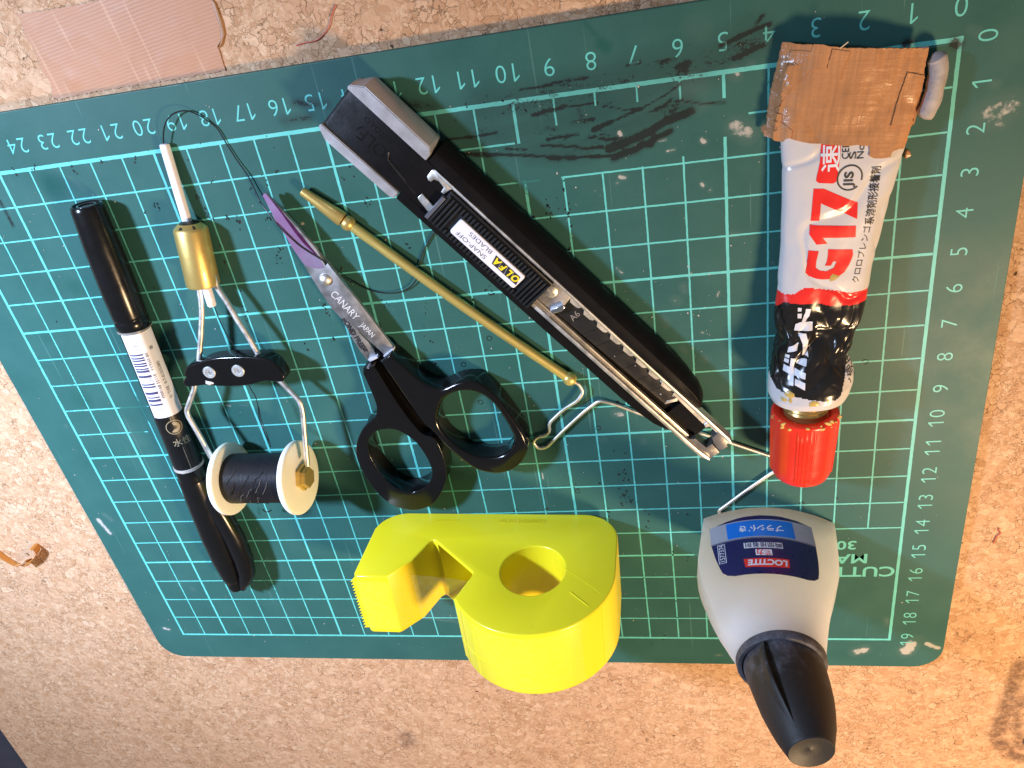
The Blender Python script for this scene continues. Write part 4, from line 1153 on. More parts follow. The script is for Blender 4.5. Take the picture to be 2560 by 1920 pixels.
TH6 = [(-19.175, -7.743, 0.9), (-19.186, -8.172, 1.0), (-19.04, -8.503, 1.2), (-18.767, -8.681, 1.65)]
add("strand", *sweep(cr(TH6, 6), .013, 6), M_THREAD, th)
TH7 = [(-21.748, -11.729, 0.8), (-21.797, -11.942, 0.78), (-21.805, -12.168, 0.72)]
add("strand", *sweep(cr(TH7, 4), .016, 6), M_THREAD, th)
TH8 = [(-20.692, -12.034, 0.6), (-20.718, -12.218, 0.5), (-20.601, -12.247, 0.5), (-20.377, -12.095, 0.6)]
add("strand", *sweep(cr(TH8, 4), .02, 6), M_THREAD, th)

# ---------------------------------------------------------------- marker pen with a barcode sticker
PA, PB = Vector((-22.27, -1.03, .535)), Vector((-23.09, -15.93, .53))
pen = thing("marker_pen", "black twin-ended marker pen with a white barcode sticker round its middle", "marker pen", (-22.7, -8.5, 0))
pt = (PB-PA).normalized(); pu = (Vector((0, 0, 1))-pt*pt.z).normalized(); pw = pt.cross(pu)   # pw points to -x? settled below
if pw.x < 0: pw = -pw
def pen_pt(s, phi, r): return tuple(PA+pt*s+(pu*math.cos(phi)+pw*math.sin(phi))*r)
M_PENCAP = plain("satin_black_cap", (.006, .006, .0065), .22, bscale=500, bstr=.04, spec=.4)
M_BARREL = plain("worn_black_barrel", (.008, .008, .008), .36, bscale=700, bstr=.12, spec=.35)
add("pen_cap", *lathe(PA, PB, [(.05, .001), (.05, .20), (.02, .22), (.02, .27), (.07, .29), (.07, .33), (.02, .35), (.0, .38), (.0, .40), (.03, .425), (.14, .445), (1.2, .500), (2.4, .522), (3.40, .512), (3.44, .505), (3.47, .488), (3.50, .488), (3.54, .507), (3.78, .505), (3.81, .48)], 44), M_PENCAP, pen)
add("cap_seam", *lathe(PA, PB, [(3.82, .46), (3.83, .508), (3.86, .510), (3.88, .46)], 40, False, False), plain("clear_ring", (.30, .27, .22), .3), pen)
brl = add("barrel", *lathe(PA, PB, [(3.80, .46), (3.86, .468), (9.0, .478), (9.1, .47)], 44), M_BARREL, pen)
add("pale_ring", *lathe(PA, PB, [(8.95, .46), (8.96, .495), (9.06, .50), (9.09, .46)], 44, False, False), plain("grey_ring", (.42, .38, .35), .5), pen)
low = [(9.08, .47), (9.10, .490), (9.50, .492), (9.52, .475), (9.55, .475), (9.57, .508), (9.66, .518), (10.5, .545), (12.0, .55), (13.2, .50), (14.0, .42), (14.35, .36), (14.38, .33), (14.65, .31), (14.8, .26), (14.85, .10)]
add("thick_end_cap", *lathe(PA, PB, low, 44), M_PENCAP, pen)
# the lower cap's clip: a long smooth lobe along its right side
clip = []
for s, o, r in [(10.0, .26, .20), (10.4, .38, .30), (11.2, .58, .34), (12.2, .74, .36), (13.2, .78, .35), (13.9, .70, .31), (14.3, .52, .25), (14.5, .40, .19), (14.75, .28, .12)]:
    clip.append((PA+pt*s+pu*(.10)+pw*o, r))
add("cap_clip", *sweep([tuple(p) for p, r in clip], [r for p, r in clip], 22), M_PENCAP, pen)
def pen_map(s0):    # sticker coordinates: x along the barrel from the cap, y round it (cm of arc)
    return None
LR = .474
def sticker(poly, lift, name, m, par, cell=.12):
    fv = flat_poly(poly, cell)
    return add(name, [pen_pt(x, y/LR, LR+lift) for x, y, _ in fv[0]], fv[1], m, par)
f0, f1 = -.21, .86      # round the barrel
stick = sticker(rrect(3.83+.06, f0, 6.86, f1, .02, 2), .004, "barcode_sticker", M_WHITE, pen, .06)
M_BAR = plain("barcode_ink", (.05, .045, .12), .5); M_BAR2 = plain("pale_barcode_ink", (.36, .34, .52), .5)
bars = [(.28, .02, 1), (.36, .03, 1), (.47, .02, 1), (.53, .02, 1), (.60, .02, 1), (.66, .05, 0), (.77, .05, 0), (.85, .05, 0), (.96, .05, 0), (1.04, .05, 0), (1.15, .045, 0), (1.22, .07, 0), (1.31, .02, 1), (1.40, .075, 0), (1.50, .025, 1), (1.57, .025, 1), (1.63, .02, 1), (1.70, .05, 0), (1.79, .055, 0), (1.87, .02, 1), (1.93, .02, 1), (2.0, .085, 0), (2.12, .02, 1), (2.18, .045, 0), (2.27, .08, 0), (2.36, .02, 1), (2.44, .06, 0), (2.54, .03, 1), (2.62, .03, 1), (2.69, .02, 1)]
for x, w, pale in bars:
    y1 = .26 if .62 < x < 2.5 else .23
    sticker(rect(3.89+x, f0+.05, 3.89+x+w, y1), .009, "barcode_bar", M_BAR2 if pale else M_BAR, stick, .06)
def pen_text(body, size, s, y, m=M_INK, bold=0, xs=1.0, lift=.007):
    tv = text_mesh(body, size, bold, .08, xscale=xs)
    add("printed_text", [pen_pt(s-u, (y-v)/LR, LR+lift+.004) for u, v, _ in tv[0]], tv[1], m, stick, smooth=False)
pen_text("4900168 55118   YYTH3-BK", .13, 5.36, .36, xs=1.1)
pen_text("セラEE  0.7-0.555385", .14, 5.62, .58, xs=1.1)
pen_text("圏", .12, 4.45, .56)
M_GOLD = plain("worn_gold_print", (.33, .27, .17), .5)
def pen_shape(poly, holes=(), lift=.004):
    fv = flat_poly(poly, .06, holes)
    add("worn_emblem", [pen_pt(x, y/LR, LR+lift) for x, y, _ in fv[0]], fv[1], M_GOLD, brl, smooth=False)
ec, ey = 7.28, .33
pen_shape([(ec+.26*math.cos(R(k*10)), ey+.26*math.sin(R(k*10))) for k in range(36)], [[(ec+.235*math.cos(R(k*10)), ey+.235*math.sin(R(k*10))) for k in range(36)]])
pen_shape([(ec+.19*math.cos(R(a)), ey+.19*math.sin(R(a))) for a in range(-40, 200, 12)]+[(ec+(.07+.0*a)*math.cos(R(a)), ey+.02+.07*math.sin(R(a))) for a in range(200, -40, -12)])
tv = text_mesh("水性", .30, .004, .1)
add("worn_lettering", [pen_pt(7.86-v, (.40+u)/LR, LR+.004) for u, v, _ in tv[0]], tv[1], M_GOLD, brl, smooth=False)
pen_shape(rect(6.9, .30, 7.05, .315)); pen_shape(rect(8.05, .34, 9.0, .352))

# ---------------------------------------------------------------- crumpled glue tube with a red cap
tube_t = thing("glue_tube", "crumpled white and black glue tube with red cap and brown tape round its end", "glue tube", (-2.7, -5.2, 0))
SEC = [(-8.34, -3.10, .84, .97, .84), (-8.28, -3.10, .96, .97, .93), (-8.12, -3.09, 1.03, .97, .95), (-7.86, -3.05, 1.06, .95, .93), (-7.55, -3.03, 1.06, .90, .86), (-7.13, -3.05, .96, .80, .72), (-6.55, -2.89, .99, .72, .60), (-6.16, -2.86, 1.07, .66, .55),
       (-5.85, -2.82, 1.10, .62, .52), (-5.45, -2.76, 1.10, .60, .50), (-4.81, -2.71, 1.11, .56, .46), (-4.10, -2.61, 1.15, .53, .43), (-3.23, -2.53, 1.22, .50, .40), (-2.3, -2.42, 1.32, .46, .34), (-1.5, -2.36, 1.43, .42, .26), (.05, -2.2, 1.45, .38, .16)]
SA = np.array(SEC)
def sec_at(y):
    return [float(np.interp(y, SA[:, 0], SA[:, k])) for k in (1, 2, 3, 4)]
def bnd(pts):
    p = sorted(pts); xs = [q[0] for q in p]; ys = [q[1] for q in p]
    return lambda x: float(np.interp(x, xs, ys))
b_red = bnd([(-3.987, -5.269), (-3.922, -5.282), (-3.689, -5.368), (-3.504, -5.331), (-3.233, -5.135), (-2.83, -5.215), (-2.099, -5.41), (-1.742, -5.402)])
b_blk = bnd([(-3.994, -5.719), (-3.89, -5.745), (-3.723, -5.558), (-3.332, -5.594), (-3.001, -5.571), (-2.63, -5.68), (-2.081, -5.741), (-1.741, -5.708)])
b_wht = bnd([(-4.137, -7.506), (-3.95, -7.782), (-3.695, -7.86), (-2.879, -7.99), (-2.533, -8.019), (-2.191, -7.801)])
TRI = [(-2.297, -7.548), (-2.145, -7.007), (-1.962, -7.62), (-2.145, -7.925)]
(tx0, ty0), (tx1, ty1) = TRI[0], TRI[1]
def crumple(y, th):
    """dents of the squeezed tube; strongest where it has been pinched behind the shoulder"""
    k = math.exp(-((y+6.75)/.85)**2)
    px, py = math.cos(th)*1.3, y
    a = abs(nz(px*.95+3.1, py*.9, math.sin(th)*.9, 1.0)); b = abs(nz(px*2.3, py*2.1+7, math.sin(th)*2.2, 1.0)); c = nz(px*1.2, py*.8+3, math.sin(th))
    d = (-.34*(.30-a)*(a < .30)*1.0-.13*(.22-b)*(b < .22)+.10*c)*k
    e = .058*nz(px*.9+9, py*.75, math.sin(th)*.9)+.016*nz(px*2.6, py*2.2+4, 2.0)-.048*max(0, .12-abs(nz(px*.8+y*.5, y*.7-px*.4, 5.5)))/.12
    return d*1.65+e*min(1, max(0, (y+8.2)*2))
def tube_pt(y, th, lift=0.0):
    xc, hw, zc, hh = sec_at(y)
    c, s = math.cos(th), math.sin(th)
    n = 2.0/2.35
    ct = math.copysign(abs(c)**n, c); st_ = math.copysign(abs(s)**n, s)
    d = crumple(y, th)
    z = zc+(hh+d+lift)*st_
    yy = y+.10*math.sin(y*.2)*0
    return (xc+(hw+d*.35+lift*.5)*ct, yy, max(.012, z))
ys = []
y = SEC[0][0]
while y < .05:
    ys.append(y); y += .02 if y < -8.1 else (.026 if y < -5.2 else .042)
NTH = 190
V, F, FM = [], [], []
for y in ys:
    for k in range(NTH): V.append(tube_pt(y, 2*math.pi*k/NTH))
M_TUBEW = plain("white_tube_laminate", (.60, .575, .585), .25, var=.02, bscale=500, bstr=.03, spec=.5)
M_TUBEB = plain("black_tube_print", (.013, .011, .010), .22, bscale=500, bstr=.03, spec=.6)
M_TUBER = plain("red_tube_print", (.76, .028, .022), .26, bscale=500, bstr=.03)
def tube_mat(x, y, up):
    if y > b_red(x): return 0
    if y > b_blk(x): return 2
    if y < b_wht(x): return 0
    if y < ty1 and (x-tx0) > (y-ty0)*(tx1-tx0)/(ty1-ty0): return 0
    return 1
for i in range(len(ys)-1):
    for k in range(NTH):
        a, b = i*NTH+k, i*NTH+(k+1) % NTH
        F.append([a, a+NTH, b+NTH, b][::-1])
        m0 = [(V[a][j]+V[b+NTH][j])/2 for j in range(3)]
        FM.append(tube_mat(m0[0], m0[1], True))
F.append(list(range(NTH))[::-1]); FM.append(0); F.append([(len(ys)-1)*NTH+k for k in range(NTH)]); FM.append(0)
tbody = add("tube_body", V, F, [M_TUBEW, M_TUBEB, M_TUBER], tube_t, fmat=FM, autosmooth=60)
def tube_top(x, y, lift=.008):
    xc, hw, zc, hh = sec_at(y)
    t = max(-.97, min(.97, (x-xc)/hw))
    # invert the lateral term, dents included
    th = math.acos(math.copysign(abs(t)**(2.35/2), t))
    for _ in range(4):
        p = tube_pt(y, th); e = (x-p[0])/hw
        th = max(.12, min(math.pi-.12, th-e*.8))
    p = tube_pt(y, th, lift)
    return (x, y, p[2])
def tprint(name, polys, m, cell=.07, lift=.008, holes=()):
    vf = flat_poly(polys, cell, holes)
    return add(name, [tube_top(x, y, lift) for x, y, _ in vf[0]], vf[1], m, tbody, autosmooth=0)
tprint("printed_letter", [(-3.082, -2.715), (-2.859, -2.741), (-2.087, -3.17), (-2.095, -3.548), (-2.918, -3.076), (-2.944, -3.501), (-3.14, -3.479)], M_TUBER)
tprint("printed_letter", [(-3.151, -3.574), (-2.11, -3.709), (-2.108, -3.996), (-2.86, -3.91), (-2.75, -4.068), (-3.0, -4.066), (-3.165, -3.803)], M_TUBER)
tprint("printed_letter", [(-3.176, -4.197), (-3.201, -4.457), (-3.217, -4.649), (-3.235, -4.769), (-3.147, -4.875), (-3.006, -4.926), (-2.834, -4.96), (-2.663, -4.967), (-2.516, -4.949), (-2.331, -4.833), (-2.235, -4.674), (-2.179, -4.536), (-2.148, -4.421), (-2.162, -4.29), (-2.726, -4.208), (-2.73, -4.361), (-2.755, -4.526), (-2.794, -4.614), (-2.66, -4.627), (-2.608, -4.529), (-2.523, -4.545), (-2.59, -4.687), (-2.757, -4.755), (-2.906, -4.728), (-3.004, -4.646), (-2.998, -4.502), (-2.944, -4.233)], M_TUBER)
tprint("printed_patch", [(-2.913, -1.638), (-2.51, -1.688), (-2.511, -1.874), (-2.577, -2.566), (-2.615, -2.626), (-2.674, -2.641), (-2.978, -2.594), (-3.03, -2.545), (-3.027, -2.469), (-2.954, -2.135)], M_TUBER)
def ttext(body, size, p0, p1, m, bold=0, lift=.012, up=-1, name="printed_text"):
    """letters from p0 to p1, standing to the left of the run"""
    dv = Vector((p1[0]-p0[0], p1[1]-p0[1])); L = dv.length; dv /= L; nn = Vector((-dv.y, dv.x))
    tv = text_mesh(body, size, bold, .06)
    ex = [u for u, _, _ in tv[0]]; k = L/(max(ex)-min(ex))
    mid = Vector(((p0[0]+p1[0])/2, (p0[1]+p1[1])/2))
    W = []
    for u, v, _ in tv[0]:
        q = mid+dv*u*k+nn*v; W.append(tube_top(q.x, q.y, lift))
    return add(name, W, tv[1], m, tbody, autosmooth=0)
PQ = [(-2.735, -2.36), (-2.721, -1.752), (-2.077, -5.15), (-1.811, -3.564), (-1.811, -3.722), (-1.712, -2.376), (-2.411, -2.113), (-2.397, -1.628), (-2.253, -2.132), (-2.222, -1.65), (-2.086, -2.152), (-2.067, -1.669), (-2.309, -2.755), (-2.278, -2.393)]
ttext("速", .44, PQ[0], PQ[1], M_WHITE, .006, .014)
ttext("クロロプレンゴム", .20, PQ[2], PQ[3], M_INK, 0)
ttext("系溶剤形接着剤", .24, PQ[4], PQ[5], M_INK, .003)
ttext("CERT", .22, PQ[6], PQ[7], M_INK); ttext("S 6", .22, PQ[8], PQ[9], M_INK); ttext("No.0", .22, PQ[10], PQ[11], M_INK)
ttext("JIS", .28, PQ[12], PQ[13], M_INK, .006)
jc = (-2.296, -2.551)
rg = [(jc[0]+.288*math.cos(R(a)), jc[1]+.30*math.sin(R(a))) for a in range(-18, 318, 8)]
tprint("printed_ring", rg+[(jc[0]+.255*math.cos(R(a)), jc[1]+.265*math.sin(R(a))) for a in range(310, -26, -8)], M_INK, .06, .011)
# bold katakana on the black part, traced stroke by stroke
KAT = [[(-3.401, -5.682), (-3.313, -5.677), (-3.321, -5.78), (-3.406, -5.772)], [(-3.413, -5.826), (-3.309, -5.835), (-3.321, -5.949), (-3.414, -5.935)], [(-3.217, -5.699), (-3.092, -5.714), (-3.137, -5.916), (-3.226, -6.045), (-3.319, -6.041), (-3.232, -5.831)], [(-3.467, -6.084), (-3.356, -6.038), (-3.05, -6.065), (-3.062, -6.273), (-3.501, -6.242)], [(-3.406, -6.31), (-3.219, -6.326), (-3.172, -6.542), (-3.175, -6.926), (-3.317, -6.897), (-3.296, -6.621)], [(-3.389, -6.569), (-3.444, -6.75), (-3.67, -6.83), (-3.634, -6.684)], [(-3.708, -6.884), (-3.612, -6.887), (-3.63, -6.971), (-3.726, -6.963)], [(-3.731, -6.993), (-3.635, -7.0), (-3.647, -7.101), (-3.749, -7.093)], [(-3.592, -6.951), (-3.487, -6.959), (-3.567, -7.607), (-3.672, -7.599)], [(-3.448, -7.008), (-3.211, -6.974), (-3.245, -7.123), (-3.474, -7.128)], [(-3.752, -7.158), (-3.261, -7.277), (-3.282, -7.423), (-3.779, -7.324)], [(-3.516, -7.438), (-3.284, -7.51), (-3.295, -7.698), (-3.533, -7.579)]]
for k, p in enumerate(KAT): tprint("printed_stroke", p, M_WHITE, .04, .026+.0015*(k % 2))
PQ = [(-2.049, -7.755), (-2.214, -7.115)]
ttext("ご使用", .24, PQ[0], PQ[1], M_INK)
M_YGLUE = plain("dried_yellow_glue", (.55, .38, .10), .35, bscale=600, bstr=.6)
for q, r, el in zip([(-3.661, -7.833), (-3.649, -8.001), (-3.062, -8.041), (-2.74, -8.004), (-2.727, -8.112), (-2.586, -4.946), (-3.803, -7.991)], (.09, .07, .09, .07, .06, .10, .07), (1.2, .6, 1.6, .6, .5, 1.3, 1.0)):
    V, F = fleck(q[0], q[1], r, el, .2, 0, .01)
    add("glue_drip", [tube_top(x, y, .01+z) for x, y, z in V], F, M_YGLUE, tbody)
# brass-coloured threaded neck, red cap standing on its ribs
NA, NB = Vector((-3.10, -8.22, .95)), Vector((-3.20, -11.15, .86))
add("threaded_neck", *lathe(NA, NB, [(0, .56), (.05, .60), (.10, .56), (.16, .60), (.22, .56), (.28, .60), (.34, .56), (.40, .60), (.46, .56), (.52, .60), (.58, .56), (.75, .56)], 32), brass("dirty_brass", (.45, .30, .10), .35), tube_t)
def rib(q, s):
    if s < .78 or s > 2.58: return 1
    k = (q/(2*math.pi)*4+.12) % 1
    return 1+(.030 if k < .34 and math.sin(k/.34*math.pi*7.99) > -.2 else 0)
M_RED = plain("red_cap_plastic", (.74, .035, .016), .24, var=.04, bstr=.03, sss=.2, sssr=(1, .2, .1), ssss=.002)
capp = [(.72, .62), (.66, .66), (.63, .76), (.63, .83), (.66, .872), (.70, .885), (.72, .883)]+[(.74+.23*i, .880-.008*i) for i in range(9)]+[(2.62, .80), (2.74, .765), (2.80, .70), (2.82, .50), (2.82, .001)]
cap = add("cap", *lathe(NA, NB, capp, 220, True, False, rfun=rib), M_RED, tube_t, autosmooth=32)
rs = random.Random(5)
for k in range(15):
    a = rs.uniform(-1.4, 1.4); s = rs.uniform(.64, .78); r = .85 if s < .67 else .885
    tdir = (NB-NA).normalized(); p = NA+tdir*s
    p = Vector((p.x+r*math.sin(a), p.y, p.z+r*math.cos(a)*.99))
    V, F = fleck(p.x, p.y, rs.uniform(.02, .06), 1.6, rs.uniform(-.5, .5), p.z-.01, .03)
    add("glue_flake", V, F, M_YGLUE, cap)
# brown cloth tape wound round the flat end
def cloth(name, col, ang):
    m = NT(name)
    v = m.mapping((1, 1, 1), (0, 0, ang))
    w1 = m.noise(1400, 2, .5, vec=m.mapping((1, .03, 1), (0, 0, 0), v)); w2 = m.noise(1100, 2, .5, vec=m.mapping((.02, 1, 1), (0, 0, 0), v))
    a = m.noise(90, 4)
    c = m.mix(m.val(a.outputs["Fac"], .3, .7), col, tuple(min(1, x*1.22) for x in col))
    c = m.mix(m.val(w1.outputs["Fac"], .35, .7, 0, .45), c, tuple(x*.66 for x in col))
    c = m.mix(m.val(w2.outputs["Fac"], .68, .74, 0, .3), c, tuple(min(1, x*1.5+.05) for x in col))
    m.set(col=c, rough=m.val(a.outputs["Fac"], .3, .7, .20, .36), spec=.5)
    mid = m.noise(210, 4, .6)
    bl = m.vor(330); bb = m.val(bl.outputs["Distance"], 0, .2, 1, 0)
    h = m.math('ADD', m.math('MULTIPLY', w1.outputs["Fac"], .8), m.math('ADD', m.math('MULTIPLY', w2.outputs["Fac"], .7), m.math('ADD', m.math('MULTIPLY', mid.outputs["Fac"], 2.2), m.math('MULTIPLY', bb, .25))))
    m.bump(h, .45, .0003)
    return m.m
M_TAPE = cloth("brown_cloth_tape", (.43, .205, .09), 0.12)
def wrap_z(x, y):
    xc = float(np.interp(y, [-2.3, .25], [-2.62, -2.13])); hw = 1.62
    t = (x-xc)/hw
    base = .66-.40*abs(t)**3.2+.06*math.exp(-((x+2.2)/.5)**2)
    if abs(t) < .93 and y < .05: base = max(base, tube_top(x, y)[2]+.035)
    return max(.10, base)+.022*nz(x*1.1, y*.9, 3)+.010*nz(x*4, y*3, 5)+.04*max(0, nz(x*1.8-y*.9, y*.25, 8))
def patch(name, outl, m, lift, par, thick=.02, cell=.10, jag=.0):
    if area2(outl) < 0: outl = outl[::-1]
    pts = []
    for i in range(len(outl)):
        a, b = Vector(outl[i]), Vector(outl[(i+1) % len(outl)]); n = max(1, int((b-a).length/.05))
        for k in range(n):
            q = a+(b-a)*k/n; pts.append((q.x+jag*(random.random()-.5), q.y+jag*(random.random()-.5)))
    v, f = flat_poly(pts, cell)
    top = [(x, y, wrap_z(x, y)+lift) for x, y, _ in v]
    n = len(top); bm = bmesh.new()
    vs = [bm.verts.new(p) for p in top]
    for q in f: bm.faces.new([vs[i] for i in q])
    bmesh.ops.recalc_face_normals(bm, faces=bm.faces)
    if bm.faces[:][0].normal.z < 0: bmesh.ops.reverse_faces(bm, faces=bm.faces)
    g = bmesh.ops.extrude_face_region(bm, geom=bm.faces[:])
    for e in g['geom']:
        if isinstance(e, bmesh.types.BMVert): e.co.z -= thick
    bmesh.ops.recalc_face_normals(bm, faces=bm.faces)
    V, F = bm_out(bm)
    return add(name, V, F, m, par, autosmooth=50)
OUT = [(-3.736, 0.51), (-3.455, 0.452), (-3.175, 0.409), (-3.008, 0.389), (-2.748, 0.324), (-2.452, 0.255), (-2.012, 0.196), (-1.466, 0.108), (-0.815, -0.004), (-0.755, 0.009), (-0.791, -0.253), (-0.842, -0.842), (-0.896, -1.433), (-0.955, -1.603), (-1.009, -1.62), (-1.066, -1.93), (-1.121, -2.066), (-1.292, -2.065), (-1.377, -2.079), (-1.425, -2.197), (-1.588, -2.194), (-1.762, -2.189), (-1.893, -2.105), (-1.888, -1.889), (-2.17, -1.833), (-2.462, -1.807), (-2.854, -1.744), (-3.269, -1.665), (-3.528, -1.581), (-3.757, -1.474), (-3.826, -1.544), (-4.005, -1.501), (-4.165, -1.435), (-4.182, -1.318), (-4.076, -1.255), (-4.039, -0.906), (-3.973, -0.519), (-3.843, 0.003)]
tw = patch("tape_wrap", OUT, M_TAPE, 0, tube_t, .09, .09, .02)
patch("tape_layer", [(-3.564, 0.328), (-3.187, 0.275), (-3.135, 0.421), (-2.986, 0.403), (-2.78, 0.334), (-2.825, 0.085), (-2.865, -0.098), (-3.194, -0.109), (-3.587, -0.479), (-3.933, -0.949), (-4.003, -0.899), (-3.841, -0.289)], M_TAPE, .016, tw, .03, .10, .015)
patch("tape_layer", [(-2.811, 0.069), (-2.764, 0.275), (-2.41, 0.188), (-2.507, -0.086), (-2.586, -0.377), (-2.861, -0.097)], M_TAPE, .022, tw, .03, .10, .015)
patch("tape_flap", [(-1.186, -0.432), (-1.083, -0.465), (-0.76, -0.575), (-0.779, -0.981), (-0.861, -1.654), (-1.057, -1.605), (-1.466, -1.512), (-1.334, -0.985)], M_TAPE, .034, tw, .05, .10, .012)
patch("tape_layer", [(-4.003, -0.932), (-3.754, -1.015), (-3.792, -1.174), (-3.55, -1.359), (-3.577, -1.521), (-3.717, -1.545), (-3.787, -1.616), (-4.132, -1.505), (-4.142, -1.391), (-4.031, -1.318)], M_TAPE, .025, tw, .03, .10, .012)
M_GREYP = plain("grey_paper_fold", (.34, .305, .30), .85, var=.45, bscale=420, bstr=.9)
FE = [(-0.742, -0.369), (-0.664, -0.157), (-0.528, -0.162), (-0.39, -0.279), (-0.338, -0.397), (-0.369, -0.646), (-0.438, -1.038), (-0.537, -1.337), (-0.704, -1.533), (-0.782, -1.507), (-0.81, -1.202)]
FP = [(-0.619, -0.154), (-0.533, -0.286), (-0.492, -0.516), (-0.515, -0.816), (-0.558, -1.119), (-0.646, -1.362), (-0.744, -1.508)]
fpath = cr([(x, y, .33) for x, y in FP], 8)
fr = [.03+.17*min(1, i/7, (len(fpath)-1-i)/5+.2)*(1+.10*nz(i*.17, 3, 1)) for i in range(len(fpath))]
fv, ff = sweep(fpath, fr, 26)
fv = [(x+.02*nz(x*2.5, y*2.5, z*2.5)+.010*nz(x*22, y*22, z*9), y, max(.02, z*1.05+.02*nz(x*2.5, y*2.5, z*3+4)+.010*nz(x*24, y*24, z*20))) for x, y, z in fv]
add("folded_end", fv, ff, M_GREYP, tube_t)
CUR = [(-0.986, -2.21), (-0.906, -2.24), (-0.852, -2.363), (-0.949, -2.414), (-1.009, -2.396)]
add("curled_tape_end", *prism(CUR, .08, .32, .03), M_TAPE, tube_t)
FIB = [(-2.622, 0.28, 0.75), (-2.544, 0.351, 0.75), (-2.483, 0.411, 0.75)]
add("frayed_fibre", *sweep(cr([(x, y, .72+.06*i) for i, (x, y, z) in enumerate(FIB)], 5), .012, 6), plain("pale_fibre", (.7, .55, .35), .6), tube_t)

# ---------------------------------------------------------------- strip of the same tape stuck to the cork at the mat's edge
strip_t = thing("cloth_tape_strip", "torn strip of pale brown cloth tape stuck on the cork along the mat's edge", "tape", (-22.5, 2.6, ZC))
SO = [(-22.451, 3.768), (-21.66, 3.737), (-20.718, 3.731), (-20.293, 3.734), (-19.526, 3.767), (-17.059, 3.493), (-17.031, 3.264), (-17.045, 2.973), (-17.022, 2.672), (-17.09, 2.413), (-17.279, 2.27), (-17.27, 2.028), (-17.286, 1.689), (-17.943, 1.684), (-19.216, 1.678), (-20.955, 1.694), (-22.149, 1.648), (-22.478, 1.673), (-22.316, 2.063), (-22.429, 2.317), (-22.389, 2.638), (-22.395, 2.996), (-22.475, 3.254), (-22.415, 3.558)]
def tape_sheet(name, outl, m, par, zf_, thick, jag):
    if area2(outl) < 0: outl = outl[::-1]
    pts = []
    for i in range(len(outl)):
        a, b = Vector(outl[i]), Vector(outl[(i+1) % len(outl)]); n = max(1, int((b-a).length/.06))
        for k in range(n):
            q = a+(b-a)*k/n; pts.append((q.x+jag*(random.random()-.5), q.y+jag*(random.random()-.5)))
    v, f = flat_poly(pts, .16)
    bm = bmesh.new(); vs = [bm.verts.new((x, y, zf_(x, y))) for x, y, _ in v]
    for q in f: bm.faces.new([vs[i] for i in q])
    g = bmesh.ops.extrude_face_region(bm, geom=bm.faces[:])
    for e in g['geom']:
        if isinstance(e, bmesh.types.BMVert): e.co.z -= thick
    bmesh.ops.recalc_face_normals(bm, faces=bm.faces)
    return add(name, *bm_out(bm), m, par, autosmooth=50)
def tape2():
    m = NT("pale_brown_cloth_tape")
    v = m.mapping((1, 1, 1), (0, 0, R(-8)))
    w1 = m.n('ShaderNodeTexWave', wave_type='BANDS', bands_direction='Y'); w1.inputs['Scale'].default_value = 370; w1.inputs['Distortion'].default_value = 1.6; w1.inputs['Detail'].default_value = 2; w1.inputs['Detail Scale'].default_value = 1.2; m.l(v, w1.inputs['Vector']); w2 = m.noise(700, 1, .4, vec=m.mapping((1, .06, 1), (0, 0, 0), v))
    a = m.noise(70, 4)
    c = m.mix(m.val(a.outputs["Fac"], .3, .7), (.40, .195, .10), (.46, .235, .13))
    c = m.mix(m.val(w1.outputs["Fac"], .75, 1.0, 0, .30), c, (.56, .31, .18))
    c = m.mix(m.val(w2.outputs["Fac"], .66, .72, 0, .4), c, (.60, .36, .22))
    m.set(col=c, rough=m.val(a.outputs["Fac"], .3, .7, .4, .55), spec=.3)
    h = m.math('ADD', w1.outputs["Fac"], m.math('MULTIPLY', w2.outputs["Fac"], .7))
    m.bump(h, .06, .0003)
    return m.m
def lie(x, y):
    e = math.exp(-((x+21.65)**2+(y-2.05)**2)/.05)*.03
    return ZC+.028+.012*nz(x*.9, y*.9, 1)+.012*max(0, nz(x*2.5, y*2.5, 4))+e
M_T2 = tape2()
ts = tape_sheet("tape_strip_body", SO, M_T2, strip_t, lie, .02, .03)
add("torn_edge", *prism([(-17.037, 3.329), (-16.968, 3.222), (-16.936, 2.792), (-16.976, 2.531), (-17.119, 2.315), (-17.253, 2.232), (-17.113, 2.416), (-17.041, 2.674), (-17.045, 2.973)], ZC+.004, ZC+.05, .01), plain("dark_adhesive", (.34, .17, .07), .4), ts)

# ---------------------------------------------------------------- brush-on glue bottle, standing
bot = thing("glue_bottle", "frosted white glue bottle with a navy label and tall black finned cap, standing", "glue bottle", (-4.2, -13.9, 0), R(-3))
BY = -13.9
BS = [(0, -4.0, 1.86, .80), (.03, -4.0, 1.93, .86), (.10, -4.0, 1.975, .90), (.5, -4.05, 1.99, .92), (1.2, -4.14, 2.0, .94), (1.9, -4.24, 2.0, .95), (2.4, -4.28, 1.95, .95), (2.9, -4.33, 1.83, .95), (3.4, -4.36, 1.68, .96), (3.9, -4.38, 1.54, .98), (4.4, -4.37, 1.40, 1.02), (4.8, -4.33, 1.26, 1.06), (5.05, -4.29, 1.17, 1.08), (5.2, -4.27, 1.10, 1.07), (5.26, -4.27, 1.0, 1.0)]
BA = np.array(BS)
def bsec(z): return [float(np.interp(z, BA[:, 0], BA[:, k])) for k in (1, 2, 3)]
BROT = R(-4.5)      # the bottle stands turned a little to the left
def bround(z): return float(np.interp(z, [0, 2.6, 3.6, 4.4, 5.0], [0, 0, .25, .75, 1.0]))
